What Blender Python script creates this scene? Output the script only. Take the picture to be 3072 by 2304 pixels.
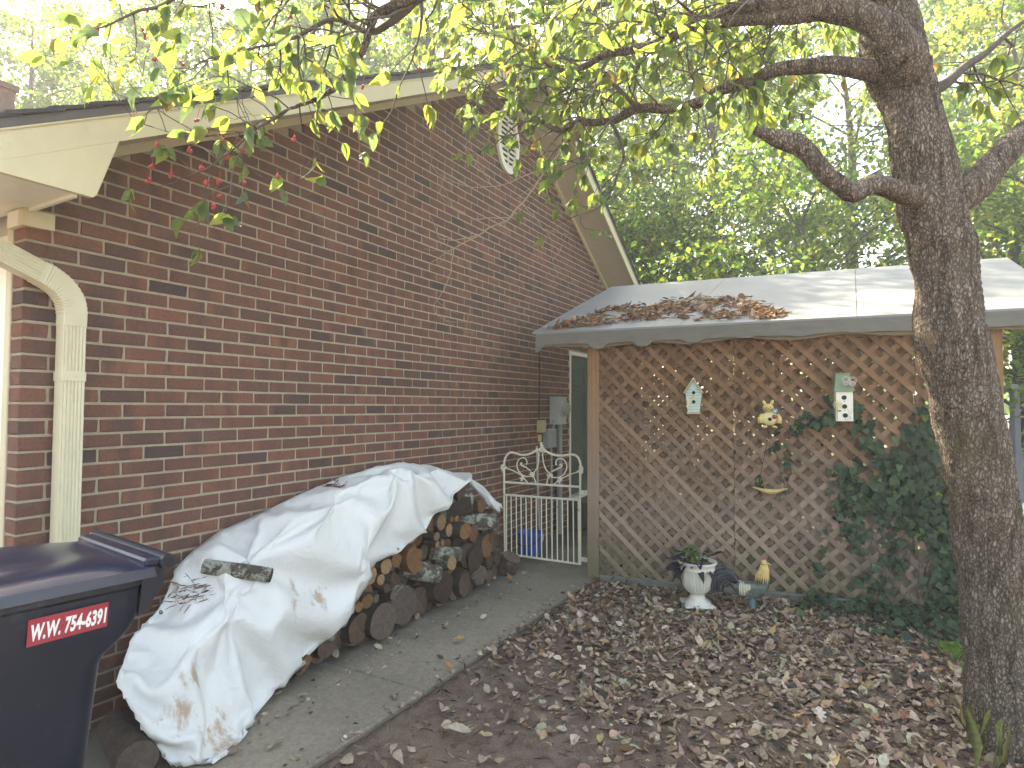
import bpy, math, random
import numpy as np
from mathutils import Vector, Matrix, noise, Quaternion
random.seed(7); rng = np.random.default_rng(11)
scene = bpy.context.scene
for o in list(bpy.data.objects): bpy.data.objects.remove(o)
C = scene.collection

# ------------------------------------------------------------------ camera
FPX, YAW, PIT, ROL = 1817.19, 0.5141088, 0.0354945, 0.00493457
EYE = np.array([2.97979, -1.1686, 1.45])
_cy, _sy = math.cos(YAW), math.sin(YAW); _cp, _sp = math.cos(PIT), math.sin(PIT); _cr, _sr = math.cos(ROL), math.sin(ROL)
FW = np.array([-_sy*_cp, _cy*_cp, _sp]); _R = np.array([_cy, _sy, 0.0]); _U = np.cross(_R, FW)
RT = _cr*_R + _sr*_U; UP = -_sr*_R + _cr*_U
cam = bpy.data.cameras.new('camera'); camo = bpy.data.objects.new('camera', cam); C.objects.link(camo)
cam.sensor_width = 36.0; cam.lens = 36.0*FPX/3072.0; cam.clip_start = 0.05; cam.clip_end = 2000
m = Matrix.Identity(4)
for i in range(3):
    m[i][0] = RT[i]; m[i][1] = UP[i]; m[i][2] = -FW[i]; m[i][3] = EYE[i]
camo.matrix_world = m
scene.camera = camo
# ------------------------------------------------------------------ sky, sun, exposure
SUN_AZ = math.radians(58.0)      # to the left of +Y
SUN_EL = math.radians(47.0)
world = bpy.data.worlds.new('World'); scene.world = world; world.use_nodes = True
wn = world.node_tree
sky = wn.nodes.new('ShaderNodeTexSky'); sky.sky_type = 'NISHITA'; sky.sun_disc = False
sky.sun_elevation = SUN_EL; sky.sun_rotation = -SUN_AZ; sky.air_density = 1.0; sky.dust_density = 2.2; sky.ozone_density = 1.0
bg = wn.nodes['Background']; bg.inputs['Strength'].default_value = 0.15
wn.links.new(sky.outputs[0], bg.inputs[0])
sl = bpy.data.lights.new('sun', 'SUN'); sl.energy = 5.0; sl.angle = math.radians(0.6); sl.color = (1.0, 0.94, 0.84)
so = bpy.data.objects.new('sun', sl); C.objects.link(so)
SD = Vector((-math.sin(SUN_AZ)*math.cos(SUN_EL), math.cos(SUN_AZ)*math.cos(SUN_EL), math.sin(SUN_EL)))
so.rotation_euler = SD.to_track_quat('Z', 'Y').to_euler(); so.location = (-20, 20, 30)
vs = scene.view_settings; vs.view_transform = 'Standard'; vs.look = 'None'; vs.exposure = 2.56; vs.gamma = 1.0
vs.use_white_balance = True; vs.white_balance_temperature = 8100; vs.white_balance_tint = 8
scene.cycles.max_bounces = 4; scene.cycles.volume_bounces = 0; scene.cycles.adaptive_threshold = .03; scene.cycles.diffuse_bounces = 3; scene.cycles.transmission_bounces = 3; scene.cycles.transparent_max_bounces = 4
scene.cycles.use_denoising = True

# ------------------------------------------------------------------ projection helpers (calibrated from the brick courses)
def ray(u, v): return FW + RT*(u-1536)/FPX + UP*(1152-v)/FPX
def onz(u, v, z=0.0): r = ray(u, v); return EYE + r*(z-EYE[2])/r[2]
def onx(u, v, x=0.0): r = ray(u, v); return EYE + r*(x-EYE[0])/r[0]
def ony(u, v, y): r = ray(u, v); return EYE + r*(y-EYE[1])/r[1]
def onp(u, v, P, n): r = ray(u, v); return EYE + r*((np.array(P)-EYE)@np.array(n))/(r@np.array(n))
def at(u, v, d): return EYE + ray(u, v)*d
def depth_of(P): return float((np.asarray(P)-EYE)@FW)
def px(P):
    q = np.asarray(P, float)-EYE; z = q@FW
    return 1536+FPX*(q@RT)/z, 1152-FPX*(q@UP)/z, z

# ------------------------------------------------------------------ object helpers
ORG = {}
def tag(o, label=None, cat=None, group=None, kind=None):
    if label: o['label'] = label
    if cat: o['category'] = cat
    if group: o['group'] = group
    if kind: o['kind'] = kind
    return o
def thing(name, label, cat, loc, group=None):
    o = bpy.data.objects.new(name, None); o.empty_display_size = 0.1; C.objects.link(o)
    o.location = loc; ORG[o.name] = np.array(loc, float)
    return tag(o, label, cat, group)
def rotm(rx=0, ry=0, rz=0):
    return np.array(Matrix.Rotation(rz, 3, 'Z') @ Matrix.Rotation(ry, 3, 'Y') @ Matrix.Rotation(rx, 3, 'X'))

class MB:
    """collects shapes in world coordinates; build() links them as ONE mesh object"""
    def __init__(s): s.v = []; s.f = []; s.n = 0; s.col = None
    def add(s, v, f):
        v = np.asarray(v, float); b = s.n; s.v.append(v); s.n += len(v)
        s.f += [tuple(b+i for i in q) for q in f]; return b
    def box(s, c, d, R=None, bev=0.0):
        hx, hy, hz = d[0]/2, d[1]/2, d[2]/2
        if bev <= 0:
            v = np.array([[x, y, z] for x in (-hx, hx) for y in (-hy, hy) for z in (-hz, hz)])
            f = [(0,1,3,2),(4,6,7,5),(0,4,5,1),(2,3,7,6),(0,2,6,4),(1,5,7,3)]
        else:
            b = bev; v = []; idx = {}
            for sx in (-1,1):
                for sy in (-1,1):
                    for sz in (-1,1):
                        for ax in range(3):
                            p = [sx*(hx-b), sy*(hy-b), sz*(hz-b)]; p[ax] = (sx*hx, sy*hy, sz*hz)[ax]
                            idx[(sx,sy,sz,ax)] = len(v); v.append(p)
            f = []
            I = lambda a,b_,c_,ax: idx[(a,b_,c_,ax)]
            for q in (-1,1):
                r = [I(q,-1,-1,0),I(q,1,-1,0),I(q,1,1,0),I(q,-1,1,0)]; f.append(tuple(r if q>0 else r[::-1]))
                r = [I(-1,q,-1,1),I(-1,q,1,1),I(1,q,1,1),I(1,q,-1,1)]; f.append(tuple(r if q>0 else r[::-1]))
                r = [I(-1,-1,q,2),I(1,-1,q,2),I(1,1,q,2),I(-1,1,q,2)]; f.append(tuple(r if q>0 else r[::-1]))
            for a in (-1,1):
                for c_ in (-1,1):
                    for (A,B) in ((0,1),(0,2),(1,2)):
                        o3 = 3-A-B
                        def key(t,ax):
                            k = [0,0,0]; k[A]=a; k[B]=c_; k[o3]=t; return idx[(k[0],k[1],k[2],ax)]
                        f.append((key(-1,A),key(1,A),key(1,B),key(-1,B)))
            for sx in (-1,1):
                for sy in (-1,1):
                    for sz in (-1,1): f.append((I(sx,sy,sz,0),I(sx,sy,sz,1),I(sx,sy,sz,2)))
            v = np.array(v)
        if R is not None: v = v @ np.asarray(R).T
        s.add(v+np.asarray(c, float), f); return s
    def tube(s, path, rad, n=8, cap=True, closed=False, flat=None):
        P = np.asarray(path, float); m_ = len(P)
        rad = np.full(m_, rad, float) if np.isscalar(rad) else np.asarray(rad, float)
        T = np.gradient(P, axis=0) if m_ > 2 else np.repeat((P[1:]-P[:1]), 2, 0)
        T /= np.linalg.norm(T, axis=1)[:, None]+1e-12
        a = np.array([0,0,1.0]) if abs(T[0][2]) < .9 else np.array([1.0,0,0])
        N = np.cross(T[0], a); N /= np.linalg.norm(N)
        th = np.arange(n)*2*math.pi/n; vs_ = []
        for i in range(m_):
            N = N - T[i]*(N@T[i]); N /= np.linalg.norm(N)+1e-12; B = np.cross(T[i], N)
            vs_.append(P[i]+rad[i]*(np.cos(th)[:,None]*N+np.sin(th)[:,None]*B*(1 if flat is None else flat)))
        f = [(i*n+j, i*n+(j+1)%n, (i+1)*n+(j+1)%n, (i+1)*n+j) for i in range(m_-1) for j in range(n)]
        if cap: f += [tuple(range(n))[::-1], tuple((m_-1)*n+j for j in range(n))]
        s.add(np.concatenate(vs_), f); return s
    def lathe(s, prof, c, n=32, mod=None, R=None, cap=True):
        th = np.arange(n)*2*math.pi/n; vs_ = []
        for i, (r, z) in enumerate(prof):
            rr = np.full(n, r, float) if mod is None else mod(r, z, th)
            vs_.append(np.c_[rr*np.cos(th), rr*np.sin(th), np.full(n, z)])
        v = np.concatenate(vs_); k = len(prof)
        f = [(i*n+j, i*n+(j+1)%n, (i+1)*n+(j+1)%n, (i+1)*n+j) for i in range(k-1) for j in range(n)]
        if cap: f += [tuple(range(n))[::-1], tuple((k-1)*n+j for j in range(n))]
        if R is not None: v = v @ np.asarray(R).T
        s.add(v+np.asarray(c, float), f); return s
    def prism(s, poly, o, ex, ey, ez, t):
        """2D polygon (ccw) in the frame o + ex*a + ey*b, thickness t along ez (from 0 to t)"""
        o, ex, ey, ez = (np.asarray(q, float) for q in (o, ex, ey, ez)); k = len(poly)
        a = np.array([o+ex*p[0]+ey*p[1] for p in poly]); b = a+ez*t
        f = [tuple(range(k))[::-1], tuple(k+i for i in range(k))]+[(i, (i+1)%k, k+(i+1)%k, k+i) for i in range(k)]
        s.add(np.concatenate([a, b]), f); return s
    def grid(s, G):
        a, b, _ = G.shape
        s.add(G.reshape(-1, 3), [(i*b+j, (i+1)*b+j, (i+1)*b+j+1, i*b+j+1) for i in range(a-1) for j in range(b-1)]); return s
    def ell(s, c, r, R=None, nu=16, nv=10):
        pr = [(max(1e-4, math.sin(math.pi*i/nv)), -math.cos(math.pi*i/nv)) for i in range(nv+1)]
        th = np.arange(nu)*2*math.pi/nu
        v = np.concatenate([np.c_[q*np.cos(th)*r[0], q*np.sin(th)*r[1], np.full(nu, z*r[2])] for q, z in pr])
        if R is not None: v = v @ np.asarray(R).T
        s.add(v+np.asarray(c, float), [(i*nu+j, i*nu+(j+1)%nu, (i+1)*nu+(j+1)%nu, (i+1)*nu+j) for i in range(nv) for j in range(nu)]); return s
    def build(s, name, mat, parent=None, smooth=False, origin=None, recalc=True, sub=0):
        v = np.concatenate(s.v)
        if parent is not None: org = ORG[parent.name]
        elif origin is not None: org = np.array(origin, float)
        else:
            lo, hi = v.min(0), v.max(0); org = np.array([(lo[0]+hi[0])/2, (lo[1]+hi[1])/2, lo[2]])
        me = bpy.data.meshes.new(name); me.from_pydata((v-org).tolist(), [], s.f)
        if recalc:
            import bmesh
            b = bmesh.new(); b.from_mesh(me); bmesh.ops.recalc_face_normals(b, faces=b.faces); b.to_mesh(me); b.free()
        if s.col is not None:
            ca = me.color_attributes.new('Col', 'FLOAT_COLOR', 'POINT')
            ca.data.foreach_set('color', np.asarray(s.col, np.float32).ravel())
        if smooth is True: me.shade_smooth()
        elif smooth: me.shade_smooth(); me.set_sharp_from_angle(angle=math.radians(smooth))
        me.materials.append(mat)
        o = bpy.data.objects.new(name, me); C.objects.link(o); ORG[o.name] = org
        if parent is not None: o.parent = parent
        else: o.location = org
        if sub:
            md = o.modifiers.new('sub', 'SUBSURF'); md.levels = sub; md.render_levels = sub
        return o

def catmull(P, k):
    P = np.asarray(P, float); Q = np.vstack([2*P[0]-P[1], P, 2*P[-1]-P[-2]]); out = []
    for i in range(1, len(Q)-2):
        for t in np.linspace(0, 1, k, endpoint=False):
            out.append(.5*((2*Q[i])+(-Q[i-1]+Q[i+1])*t+(2*Q[i-1]-5*Q[i]+4*Q[i+1]-Q[i+2])*t*t+(-Q[i-1]+3*Q[i]-3*Q[i+1]+Q[i+2])*t**3))
    out.append(Q[-2]); return np.array(out)

# ------------------------------------------------------------------ material helpers
def newmat(name):
    mt = bpy.data.materials.new(name); mt.use_nodes = True
    nt = mt.node_tree; return mt, nt, nt.nodes['Principled BSDF']
def nd(nt, t, **kw):
    n = nt.nodes.new(t)
    for k, v in kw.items(): setattr(n, k, v)
    return n
def setin(n, **kw):
    for k, v in kw.items(): n.inputs[k.replace('_', ' ')].default_value = v
def c4(c): return (c[0], c[1], c[2], 1.0)
def ramp(nt, fac, stops, interp='LINEAR'):
    r = nt.nodes.new('ShaderNodeValToRGB'); r.color_ramp.interpolation = interp
    e = r.color_ramp.elements
    while len(e) > len(stops): e.remove(e[-1])
    while len(e) < len(stops): e.new(0.5)
    for i, (p, c) in enumerate(stops): e[i].position = p; e[i].color = c4(c) if len(c) == 3 else c
    if fac is not None: nt.links.new(fac, r.inputs[0])
    return r
def mix(nt, a, b, fac, mode='MIX'):
    n = nt.nodes.new('ShaderNodeMix'); n.data_type = 'RGBA'; n.blend_type = mode
    for s_, v in ((6, a), (7, b)):
        if isinstance(v, (tuple, list)): n.inputs[s_].default_value = c4(v)
        else: nt.links.new(v, n.inputs[s_])
    if isinstance(fac, (int, float)): n.inputs[0].default_value = fac
    else: nt.links.new(fac, n.inputs[0])
    return n.outputs[2]
def mth(nt, op, a, b=None, c=None):
    n = nt.nodes.new('ShaderNodeMath'); n.operation = op
    for i, v in enumerate((a, b, c)):
        if v is None: continue
        if isinstance(v, (int, float)): n.inputs[i].default_value = v
        else: nt.links.new(v, n.inputs[i])
    return n.outputs[0]
def coord(nt, kind='Object', scale=(1,1,1), rot=(0,0,0)):
    t = nt.nodes.new('ShaderNodeTexCoord'); mp = nt.nodes.new('ShaderNodeMapping')
    mp.inputs['Scale'].default_value = scale; mp.inputs['Rotation'].default_value = rot
    if kind == 'World':
        g = nt.nodes.new('ShaderNodeNewGeometry'); nt.links.new(g.outputs['Position'], mp.inputs[0])
    else: nt.links.new(t.outputs[kind], mp.inputs[0])
    return mp.outputs[0]
def tex_noise(nt, co, scale, detail=5, rough=.6, dist=0.0):
    n = nt.nodes.new('ShaderNodeTexNoise'); n.inputs['Scale'].default_value = scale; n.inputs['Detail'].default_value = detail
    n.inputs['Roughness'].default_value = rough; n.inputs['Distortion'].default_value = dist
    nt.links.new(co, n.inputs['Vector']); return n.outputs[0]
def bump(nt, bs, h, strength=.3, dist=.01):
    b = nt.nodes.new('ShaderNodeBump'); b.inputs['Strength'].default_value = strength; b.inputs['Distance'].default_value = dist
    nt.links.new(h, b.inputs['Height']); nt.links.new(b.outputs[0], bs.inputs['Normal']); return b
def mk(name, c1, c2, scale=8, rough=.7, bst=.25, bscale=None, bdist=.004, stretch=(1,1,1), kind='Object', metal=0.0, spec=.4, dirt=None, rot=(0,0,0)):
    mt, nt, bs = newmat(name); co = coord(nt, kind, stretch, rot)
    n1 = tex_noise(nt, co, scale, 6, .65); n2 = tex_noise(nt, co, scale*7, 4, .6)
    f = mth(nt, 'ADD', mth(nt, 'MULTIPLY', n1, .7), mth(nt, 'MULTIPLY', n2, .3))
    r = ramp(nt, f, [(.3, c1), (.7, c2)]); col = r.outputs[0]
    if dirt:
        d = ramp(nt, tex_noise(nt, co, dirt[1], 8, .7), [(dirt[2], (0,0,0)), (dirt[2]+dirt[3], (1,1,1))])
        col = mix(nt, col, dirt[0], d.outputs[0])
    nt.links.new(col, bs.inputs['Base Color']); setin(bs, Roughness=rough, Metallic=metal); bs.inputs['Specular IOR Level'].default_value = spec
    if bst: bump(nt, bs, tex_noise(nt, co, bscale or scale*10, 5, .6), bst, bdist)
    return mt
def leafmat(name, trans=.45, rough=.5, tint=(1.25, 1.15, .5), spots=None):
    """thin leaf: colour attribute for the surface, light passes through it"""
    mt, nt, bs = newmat(name); out = nt.nodes['Material Output']
    at_ = nd(nt, 'ShaderNodeVertexColor', layer_name='Col')
    col = at_.outputs[0]
    n = tex_noise(nt, coord(nt, 'Object'), 70, 3, .6)
    col = mix(nt, col, (0.5, 0.5, 0.5), .35, 'MULTIPLY') if False else col
    r = ramp(nt, n, [(.3, (.72,.72,.72)), (.7, (1.2,1.2,1.2))]); col = mix(nt, col, r.outputs[0], 1.0, 'MULTIPLY')
    nt.links.new(col, bs.inputs['Base Color']); setin(bs, Roughness=rough); bs.inputs['Specular IOR Level'].default_value = .25
    tr = nd(nt, 'ShaderNodeBsdfTranslucent'); nt.links.new(mix(nt, col, tint, 1.0, 'MULTIPLY'), tr.inputs[0])
    mx = nd(nt, 'ShaderNodeMixShader'); mx.inputs[0].default_value = trans
    nt.links.new(bs.outputs[0], mx.inputs[1]); nt.links.new(tr.outputs[0], mx.inputs[2]); nt.links.new(mx.outputs[0], out.inputs[0])
    return mt
# ================================================================== MATERIALS
BW, BH = 0.2032, 0.2032/3; ZL = 1.45
def brick_material():
    mt, nt, bs = newmat('brick'); g = nd(nt, 'ShaderNodeNewGeometry'); s = nd(nt, 'ShaderNodeSeparateXYZ'); nt.links.new(g.outputs['Position'], s.inputs[0])
    zc = mth(nt, 'DIVIDE', mth(nt, 'SUBTRACT', s.outputs[2], ZL), BH); j = mth(nt, 'FLOOR', zc)
    par = mth(nt, 'FLOORED_MODULO', j, 2.0)
    yy = mth(nt, 'ADD', mth(nt, 'DIVIDE', s.outputs[1], BW), mth(nt, 'MULTIPLY', mth(nt, 'SUBTRACT', 1.0, par), .5)); k = mth(nt, 'FLOOR', yy)
    cv = nd(nt, 'ShaderNodeCombineXYZ'); nt.links.new(k, cv.inputs[0]); nt.links.new(j, cv.inputs[1])
    wn_ = nd(nt, 'ShaderNodeTexWhiteNoise'); wn_.noise_dimensions = '2D'; nt.links.new(cv.outputs[0], wn_.inputs[0])
    base = ramp(nt, wn_.outputs[0], [(0, (.074,.050,.047)), (.06, (.104,.060,.051)), (.2, (.138,.069,.053)), (.7, (.168,.078,.057)), (.94, (.198,.088,.060)), (1, (.23,.102,.066))])
    co = coord(nt, 'World')
    n1 = tex_noise(nt, coord(nt, 'World', (1,3.2,1)), 3.4, 3, .55); n2 = tex_noise(nt, co, 90, 5, .7); n3 = tex_noise(nt, co, 420, 3, .6)
    # flashing: darker and redder zones inside one brick
    col = mix(nt, base.outputs[0], (.098,.060,.054), ramp(nt, n1, [(.47, (0,0,0)), (.66, (.7,.7,.7))]).outputs[0])
    fr = mth(nt, 'FRACT', yy)
    edge = mth(nt, 'ABSOLUTE', mth(nt, 'SUBTRACT', fr, .5))
    we = nd(nt, 'ShaderNodeTexWhiteNoise'); we.noise_dimensions = '3D'
    cv2 = nd(nt, 'ShaderNodeCombineXYZ'); nt.links.new(k, cv2.inputs[0]); nt.links.new(j, cv2.inputs[1]); nt.links.new(mth(nt, 'GREATER_THAN', fr, .5), cv2.inputs[2]); nt.links.new(cv2.outputs[0], we.inputs[0])
    rd = mth(nt, 'MULTIPLY', ramp(nt, edge, [(.22, (0,0,0)), (.42, (1,1,1))]).outputs[0], ramp(nt, we.outputs[0], [(.55, (0,0,0)), (.95, (.75,.75,.75))]).outputs[0])
    col = mix(nt, col, (.225,.094,.058), rd)
    col = mix(nt, col, ramp(nt, n2, [(.3, (.72,.72,.72)), (.7, (1.2,1.2,1.2))]).outputs[0], 1.0, 'MULTIPLY')
    sp = ramp(nt, tex_noise(nt, co, 170, 2, .5), [(.70, (0,0,0)), (.74, (1,1,1))])
    col = mix(nt, col, (.34,.29,.22), mth(nt, 'MULTIPLY', sp.outputs[0], .55))
    # mortar bloom near the top of the wall and in a few patches
    bl = ramp(nt, tex_noise(nt, co, 2.2, 6, .7), [(.58, (0,0,0)), (.78, (.3,.3,.3))])
    col = mix(nt, col, (.30,.25,.19), bl.outputs[0])
    nt.links.new(col, bs.inputs['Base Color']); setin(bs, Roughness=.85); bs.inputs['Specular IOR Level'].default_value = .25
    bump(nt, bs, mth(nt, 'ADD', n2, mth(nt, 'MULTIPLY', n3, .5)), .55, .004)
    return mt
M_BRICK = brick_material()
M_MORTAR = mk('mortar', (.29,.245,.178), (.41,.35,.26), 22, .95, .6, 160, .005, kind='World', spec=.15)
M_CREAM = mk('cream_paint', (.56,.50,.32), (.64,.58,.38), 3, .45, .06, 40, .002, kind='World', dirt=((.30,.27,.17), 5, .62, .22))
M_SOFFIT = mk('soffit_paint', (.50,.44,.31), (.57,.51,.36), 3, .55, .06, 40, .002, kind='World', dirt=((.28,.25,.18), 3, .62, .3))
M_WHITE = mk('white_trim', (.72,.71,.60), (.80,.79,.68), 3, .4, .04, 40, .002, kind='World')
M_SHINGLE = mk('asphalt_shingle', (.045,.043,.045), (.085,.08,.08), 30, .95, .5, 300, .004, kind='World')
M_DRIP = mk('drip_edge', (.085,.083,.08), (.12,.117,.11), 8, .6, .1, 60, .002, kind='World')
M_DOOR = mk('green_door_paint', (.022,.052,.045), (.03,.064,.055), 4, .4, .04, 60, .002)
M_DARK = mk('black_void', (.012,.012,.012), (.02,.02,.02), 10, .9, 0)
M_BLACKMETAL = mk('black_metal', (.015,.014,.014), (.03,.028,.027), 20, .45, .1, 100, .001)
def concrete(name, c1, c2, stain=(.07,.065,.055)):
    mt, nt, bs = newmat(name); co = coord(nt, 'World')
    a = tex_noise(nt, co, 1.3, 7, .62); b = tex_noise(nt, co, 30, 5, .7); c = tex_noise(nt, co, 260, 3, .6)
    col = ramp(nt, a, [(.3, c1), (.7, c2)]).outputs[0]
    col = mix(nt, col, ramp(nt, b, [(.3, (.78,.78,.78)), (.7, (1.15,1.15,1.15))]).outputs[0], 1, 'MULTIPLY')
    col = mix(nt, col, ramp(nt, c, [(.34, (.45,.43,.40)), (.46, (.95,.95,.95)), (.56, (1.05,1.05,1.05)), (.70, (1.6,1.58,1.5))]).outputs[0], 1, 'MULTIPLY')
    s = nd(nt, 'ShaderNodeSeparateXYZ'); nt.links.new(co, s.inputs[0])
    # dirt washed along the soil edge and the wood pile (a stain with its own ragged outline)
    e1 = mth(nt, 'ADD', s.outputs[0], mth(nt, 'MULTIPLY', a, .35)); st = ramp(nt, mth(nt, 'SUBTRACT', 1.32, e1), [(.0, (.55,.55,.55)), (.14, (0,0,0))])
    col = mix(nt, col, stain, st.outputs[0])
    e2 = mth(nt, 'ADD', s.outputs[0], mth(nt, 'MULTIPLY', a, .9)); st2 = ramp(nt, e2, [(.75, (.7,.7,.7)), (1.1, (0,0,0))])
    col = mix(nt, col, stain, st2.outputs[0])
    nt.links.new(col, bs.inputs['Base Color']); setin(bs, Roughness=.9); bs.inputs['Specular IOR Level'].default_value = .2
    bump(nt, bs, mth(nt, 'ADD', c, mth(nt, 'MULTIPLY', b, .6)), .5, .003); return mt
M_CONC = concrete('concrete', (.195,.168,.128), (.300,.262,.200))
def ground_material():
    mt, nt, bs = newmat('ground_soil'); co = coord(nt, 'World')
    a = tex_noise(nt, co, .8, 7, .65); b = tex_noise(nt, co, 14, 6, .7); c = tex_noise(nt, co, 120, 4, .7)
    soil = ramp(nt, b, [(.28, (.080,.055,.043)), (.5, (.140,.100,.079)), (.75, (.215,.160,.128))]).outputs[0]
    soil = mix(nt, soil, (.185,.140,.090), ramp(nt, a, [(.5, (0,0,0)), (.68, (.55,.55,.55))]).outputs[0])
    soil = mix(nt, soil, ramp(nt, c, [(.3, (.6,.6,.6)), (.5, (1,1,1)), (.75, (1.45,1.4,1.3))]).outputs[0], 1, 'MULTIPLY')
    s = nd(nt, 'ShaderNodeSeparateXYZ'); nt.links.new(co, s.inputs[0])
    yard = ramp(nt, tex_noise(nt, co, 3, 6, .7), [(.35, (.07,.085,.03)), (.55, (.17,.14,.075)), (.7, (.24,.19,.12))]).outputs[0]
    fy = ramp(nt, mth(nt, 'DIVIDE', s.outputs[1], 12.0), [(.50, (0,0,0)), (.62, (1,1,1))]).outputs[0]
    col = mix(nt, soil, yard, fy)
    nt.links.new(col, bs.inputs['Base Color']); setin(bs, Roughness=.95); bs.inputs['Specular IOR Level'].default_value = .15
    bump(nt, bs, mth(nt, 'ADD', mth(nt, 'MULTIPLY', c, .5), b), .8, .012); return mt
M_GROUND = ground_material()

# ================================================================== SETTING: ground, walkway
def gz(x, y):
    h = -0.018 + 0.016*noise.noise(Vector((x*1.3, y*1.3, 2.0))) + 0.008*noise.noise(Vector((x*5, y*5, 7.0)))
    if x < 1.075: return -0.07
    if x < 1.12: return -0.02+ (x-1.075)*.1
    return h
xs = np.concatenate([[-400,-150,-60,-25,-12,-5], np.arange(-3, 1.0, .5), [1.0, 1.05, 1.075], np.arange(1.12, 6.0, .06), [6.5,7.5,9,12,18,30,60,150,400]])
ys = np.concatenate([[-400,-100,-30,-10,-5,-3], np.arange(-2, 5.2, .06), [5.6,6.2,7,8,9.5,11.5,14,18,24,34,60,150,400]])
G = np.array([[[x, y, gz(x, y) if (-6 < x < 8 and -6 < y < 9) else -.03] for y in ys] for x in xs])
mb = MB(); mb.grid(G); tag(mb.build('ground', M_GROUND, None, True, origin=(0,0,0), recalc=False), kind='structure')
bpy.data.objects['ground'].data.flip_normals() if bpy.data.objects['ground'].data.polygons[0].normal.z < 0 else None
walk = tag(thing('walkway', None, None, (0.5, 2.5, 0)), kind='structure')
jy = [-3.2, -1.60, -0.14, 1.345, 2.84, 4.30, 5.6, 7.0]
for a, b in zip(jy[:-1], jy[1:]):
    mb = MB(); mb.box(((0.0+1.058)/2-.02, (a+b)/2, -.05), (1.098, b-a-.008, .1), bev=.006)
    mb.v[-1][:, 2] += 0.003*noise.noise(Vector((a, 3, 1)))
    mb.build('concrete_slab', M_CONC, walk)
mb = MB(); mb.box((.5, 2, -.075), (1.04, 10.2, .09)); mb.build('joint_bed', M_GROUND, walk)

# ================================================================== HOUSE
house = thing('brick_house', 'single storey red brick house gable end with cream eaves and rake boards', 'house', (0,0,0))
PK, SL = 3.96, 0.558
def prof(a, y): return a + SL*(y if y <= PK else 2*PK-y)
wall = None
DY0, DY1, DZ0, DZ1 = 5.515, 6.46, .36, 2.11
mb = MB()
def wallpoly(y0, y1, z0):
    pts = [(y0, z0), (y1, z0), (y1, prof(2.46, y1))]
    if y0 < PK < y1: pts.append((PK, prof(2.46, PK)))
    pts.append((y0, prof(2.46, y0))); return pts
for y0, y1, z0 in ((.006, DY0, -.1), (DY0, DY1, DZ1), (DY1, 7.914, -.1)):
    mb.prism(wallpoly(y0, y1, z0), (-.0045,0,0), (0,1,0), (0,0,1), (-1,0,0), .09)
wall = mb.build('gable_wall', M_MORTAR, house)
# bricks
def brick_mesh(L, seed, depth=.09):
    r = random.Random(seed); mb_ = MB(); mb_.box((-depth/2, 0, 0), (depth, L, BH-.0108), bev=.0035)
    v = mb_.v[0]
    # ragged edges: uneven arris and a slight bow
    for i in range(len(v)):
        if v[i][0] > -.01: v[i][0] += r.uniform(-.0012, .0012)
        v[i][1] += r.uniform(-.0018, .0018); v[i][2] += r.uniform(-.0012, .0012)
    me = bpy.data.meshes.new('brick'); me.from_pydata(v.tolist(), [], mb_.f); me.materials.append(M_BRICK)
    return me, v, mb_.f
FULL = [brick_mesh(BW-.0102, 100+i) for i in range(7)]; 
cands = []
for j in range(-22, 48):
    zc = ZL+(j+.5)*BH
    odd = j % 2
    k = 0 if odd else -1
    while True:
        y0 = (k if odd else k+.5)*BW; y1 = y0+BW; k += 1
        if y0 > 7.92: break
        a, b = max(y0, 0.0), min(y1, 7.92)
        if b-a < .03: continue
        if a > .001: a += .0051
        else: a = .0
        if b < 7.919: b -= .0051
        parts_ = [(a, b)]
        if zc < DZ1 and a < DY1 and b > DY0:
            parts_ = []
            if a < DY0-.03: parts_.append((a, DY0))
            if b > DY1+.03: parts_.append((DY1, b))
        for (p, q) in parts_:
            yc = (p+q)/2
            if zc > prof(2.425, yc): continue
            cands.append((p, q, zc))
def vis_score(p, q, z):
    u, v, d = px((0, (p+q)/2, z))
    if not (0 < u < 3072 and 0 < v < 2304): return 1e3
    if u < 460 and v > 1680: return 1e3
    if .5 < (p+q)/2 < 3.2 and z < .62+.14*min((p+q)/2, 2.2): return 1e3
    if z > prof(2.38, (p+q)/2): return 1e3
    return d/max(.3, (q-p)/BW)
order = sorted(range(len(cands)), key=lambda i: vis_score(*cands[i]))
single = set(order[:300]); rest = MB(); rb = random.Random(5)
for i, (p, q, z) in enumerate(cands):
    L = q-p; dx = rb.uniform(-.002, .0015); var = rb.randrange(7); flip = rb.random() < .5
    tilt = rb.uniform(-.006, .006)
    if i in single:
        if abs(L-(BW-.0102)) < 1e-4: me = FULL[var][0]
        else: me = brick_mesh(L, 900+i)[0]
        o = bpy.data.objects.new('brick', me); C.objects.link(o); o.parent = wall
        o.location = (dx, (p+q)/2, z); o.rotation_euler = (tilt, 0, 0)
    else:
        if abs(L-(BW-.0102)) < 1e-4: v, f = FULL[var][1], FULL[var][2]
        else: _, v, f = brick_mesh(L, 900+i)
        rest.add(v+np.array([dx, (p+q)/2, z]), f)
tag(rest.build('brick_courses', M_BRICK, wall, recalc=False), kind='stuff')

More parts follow.
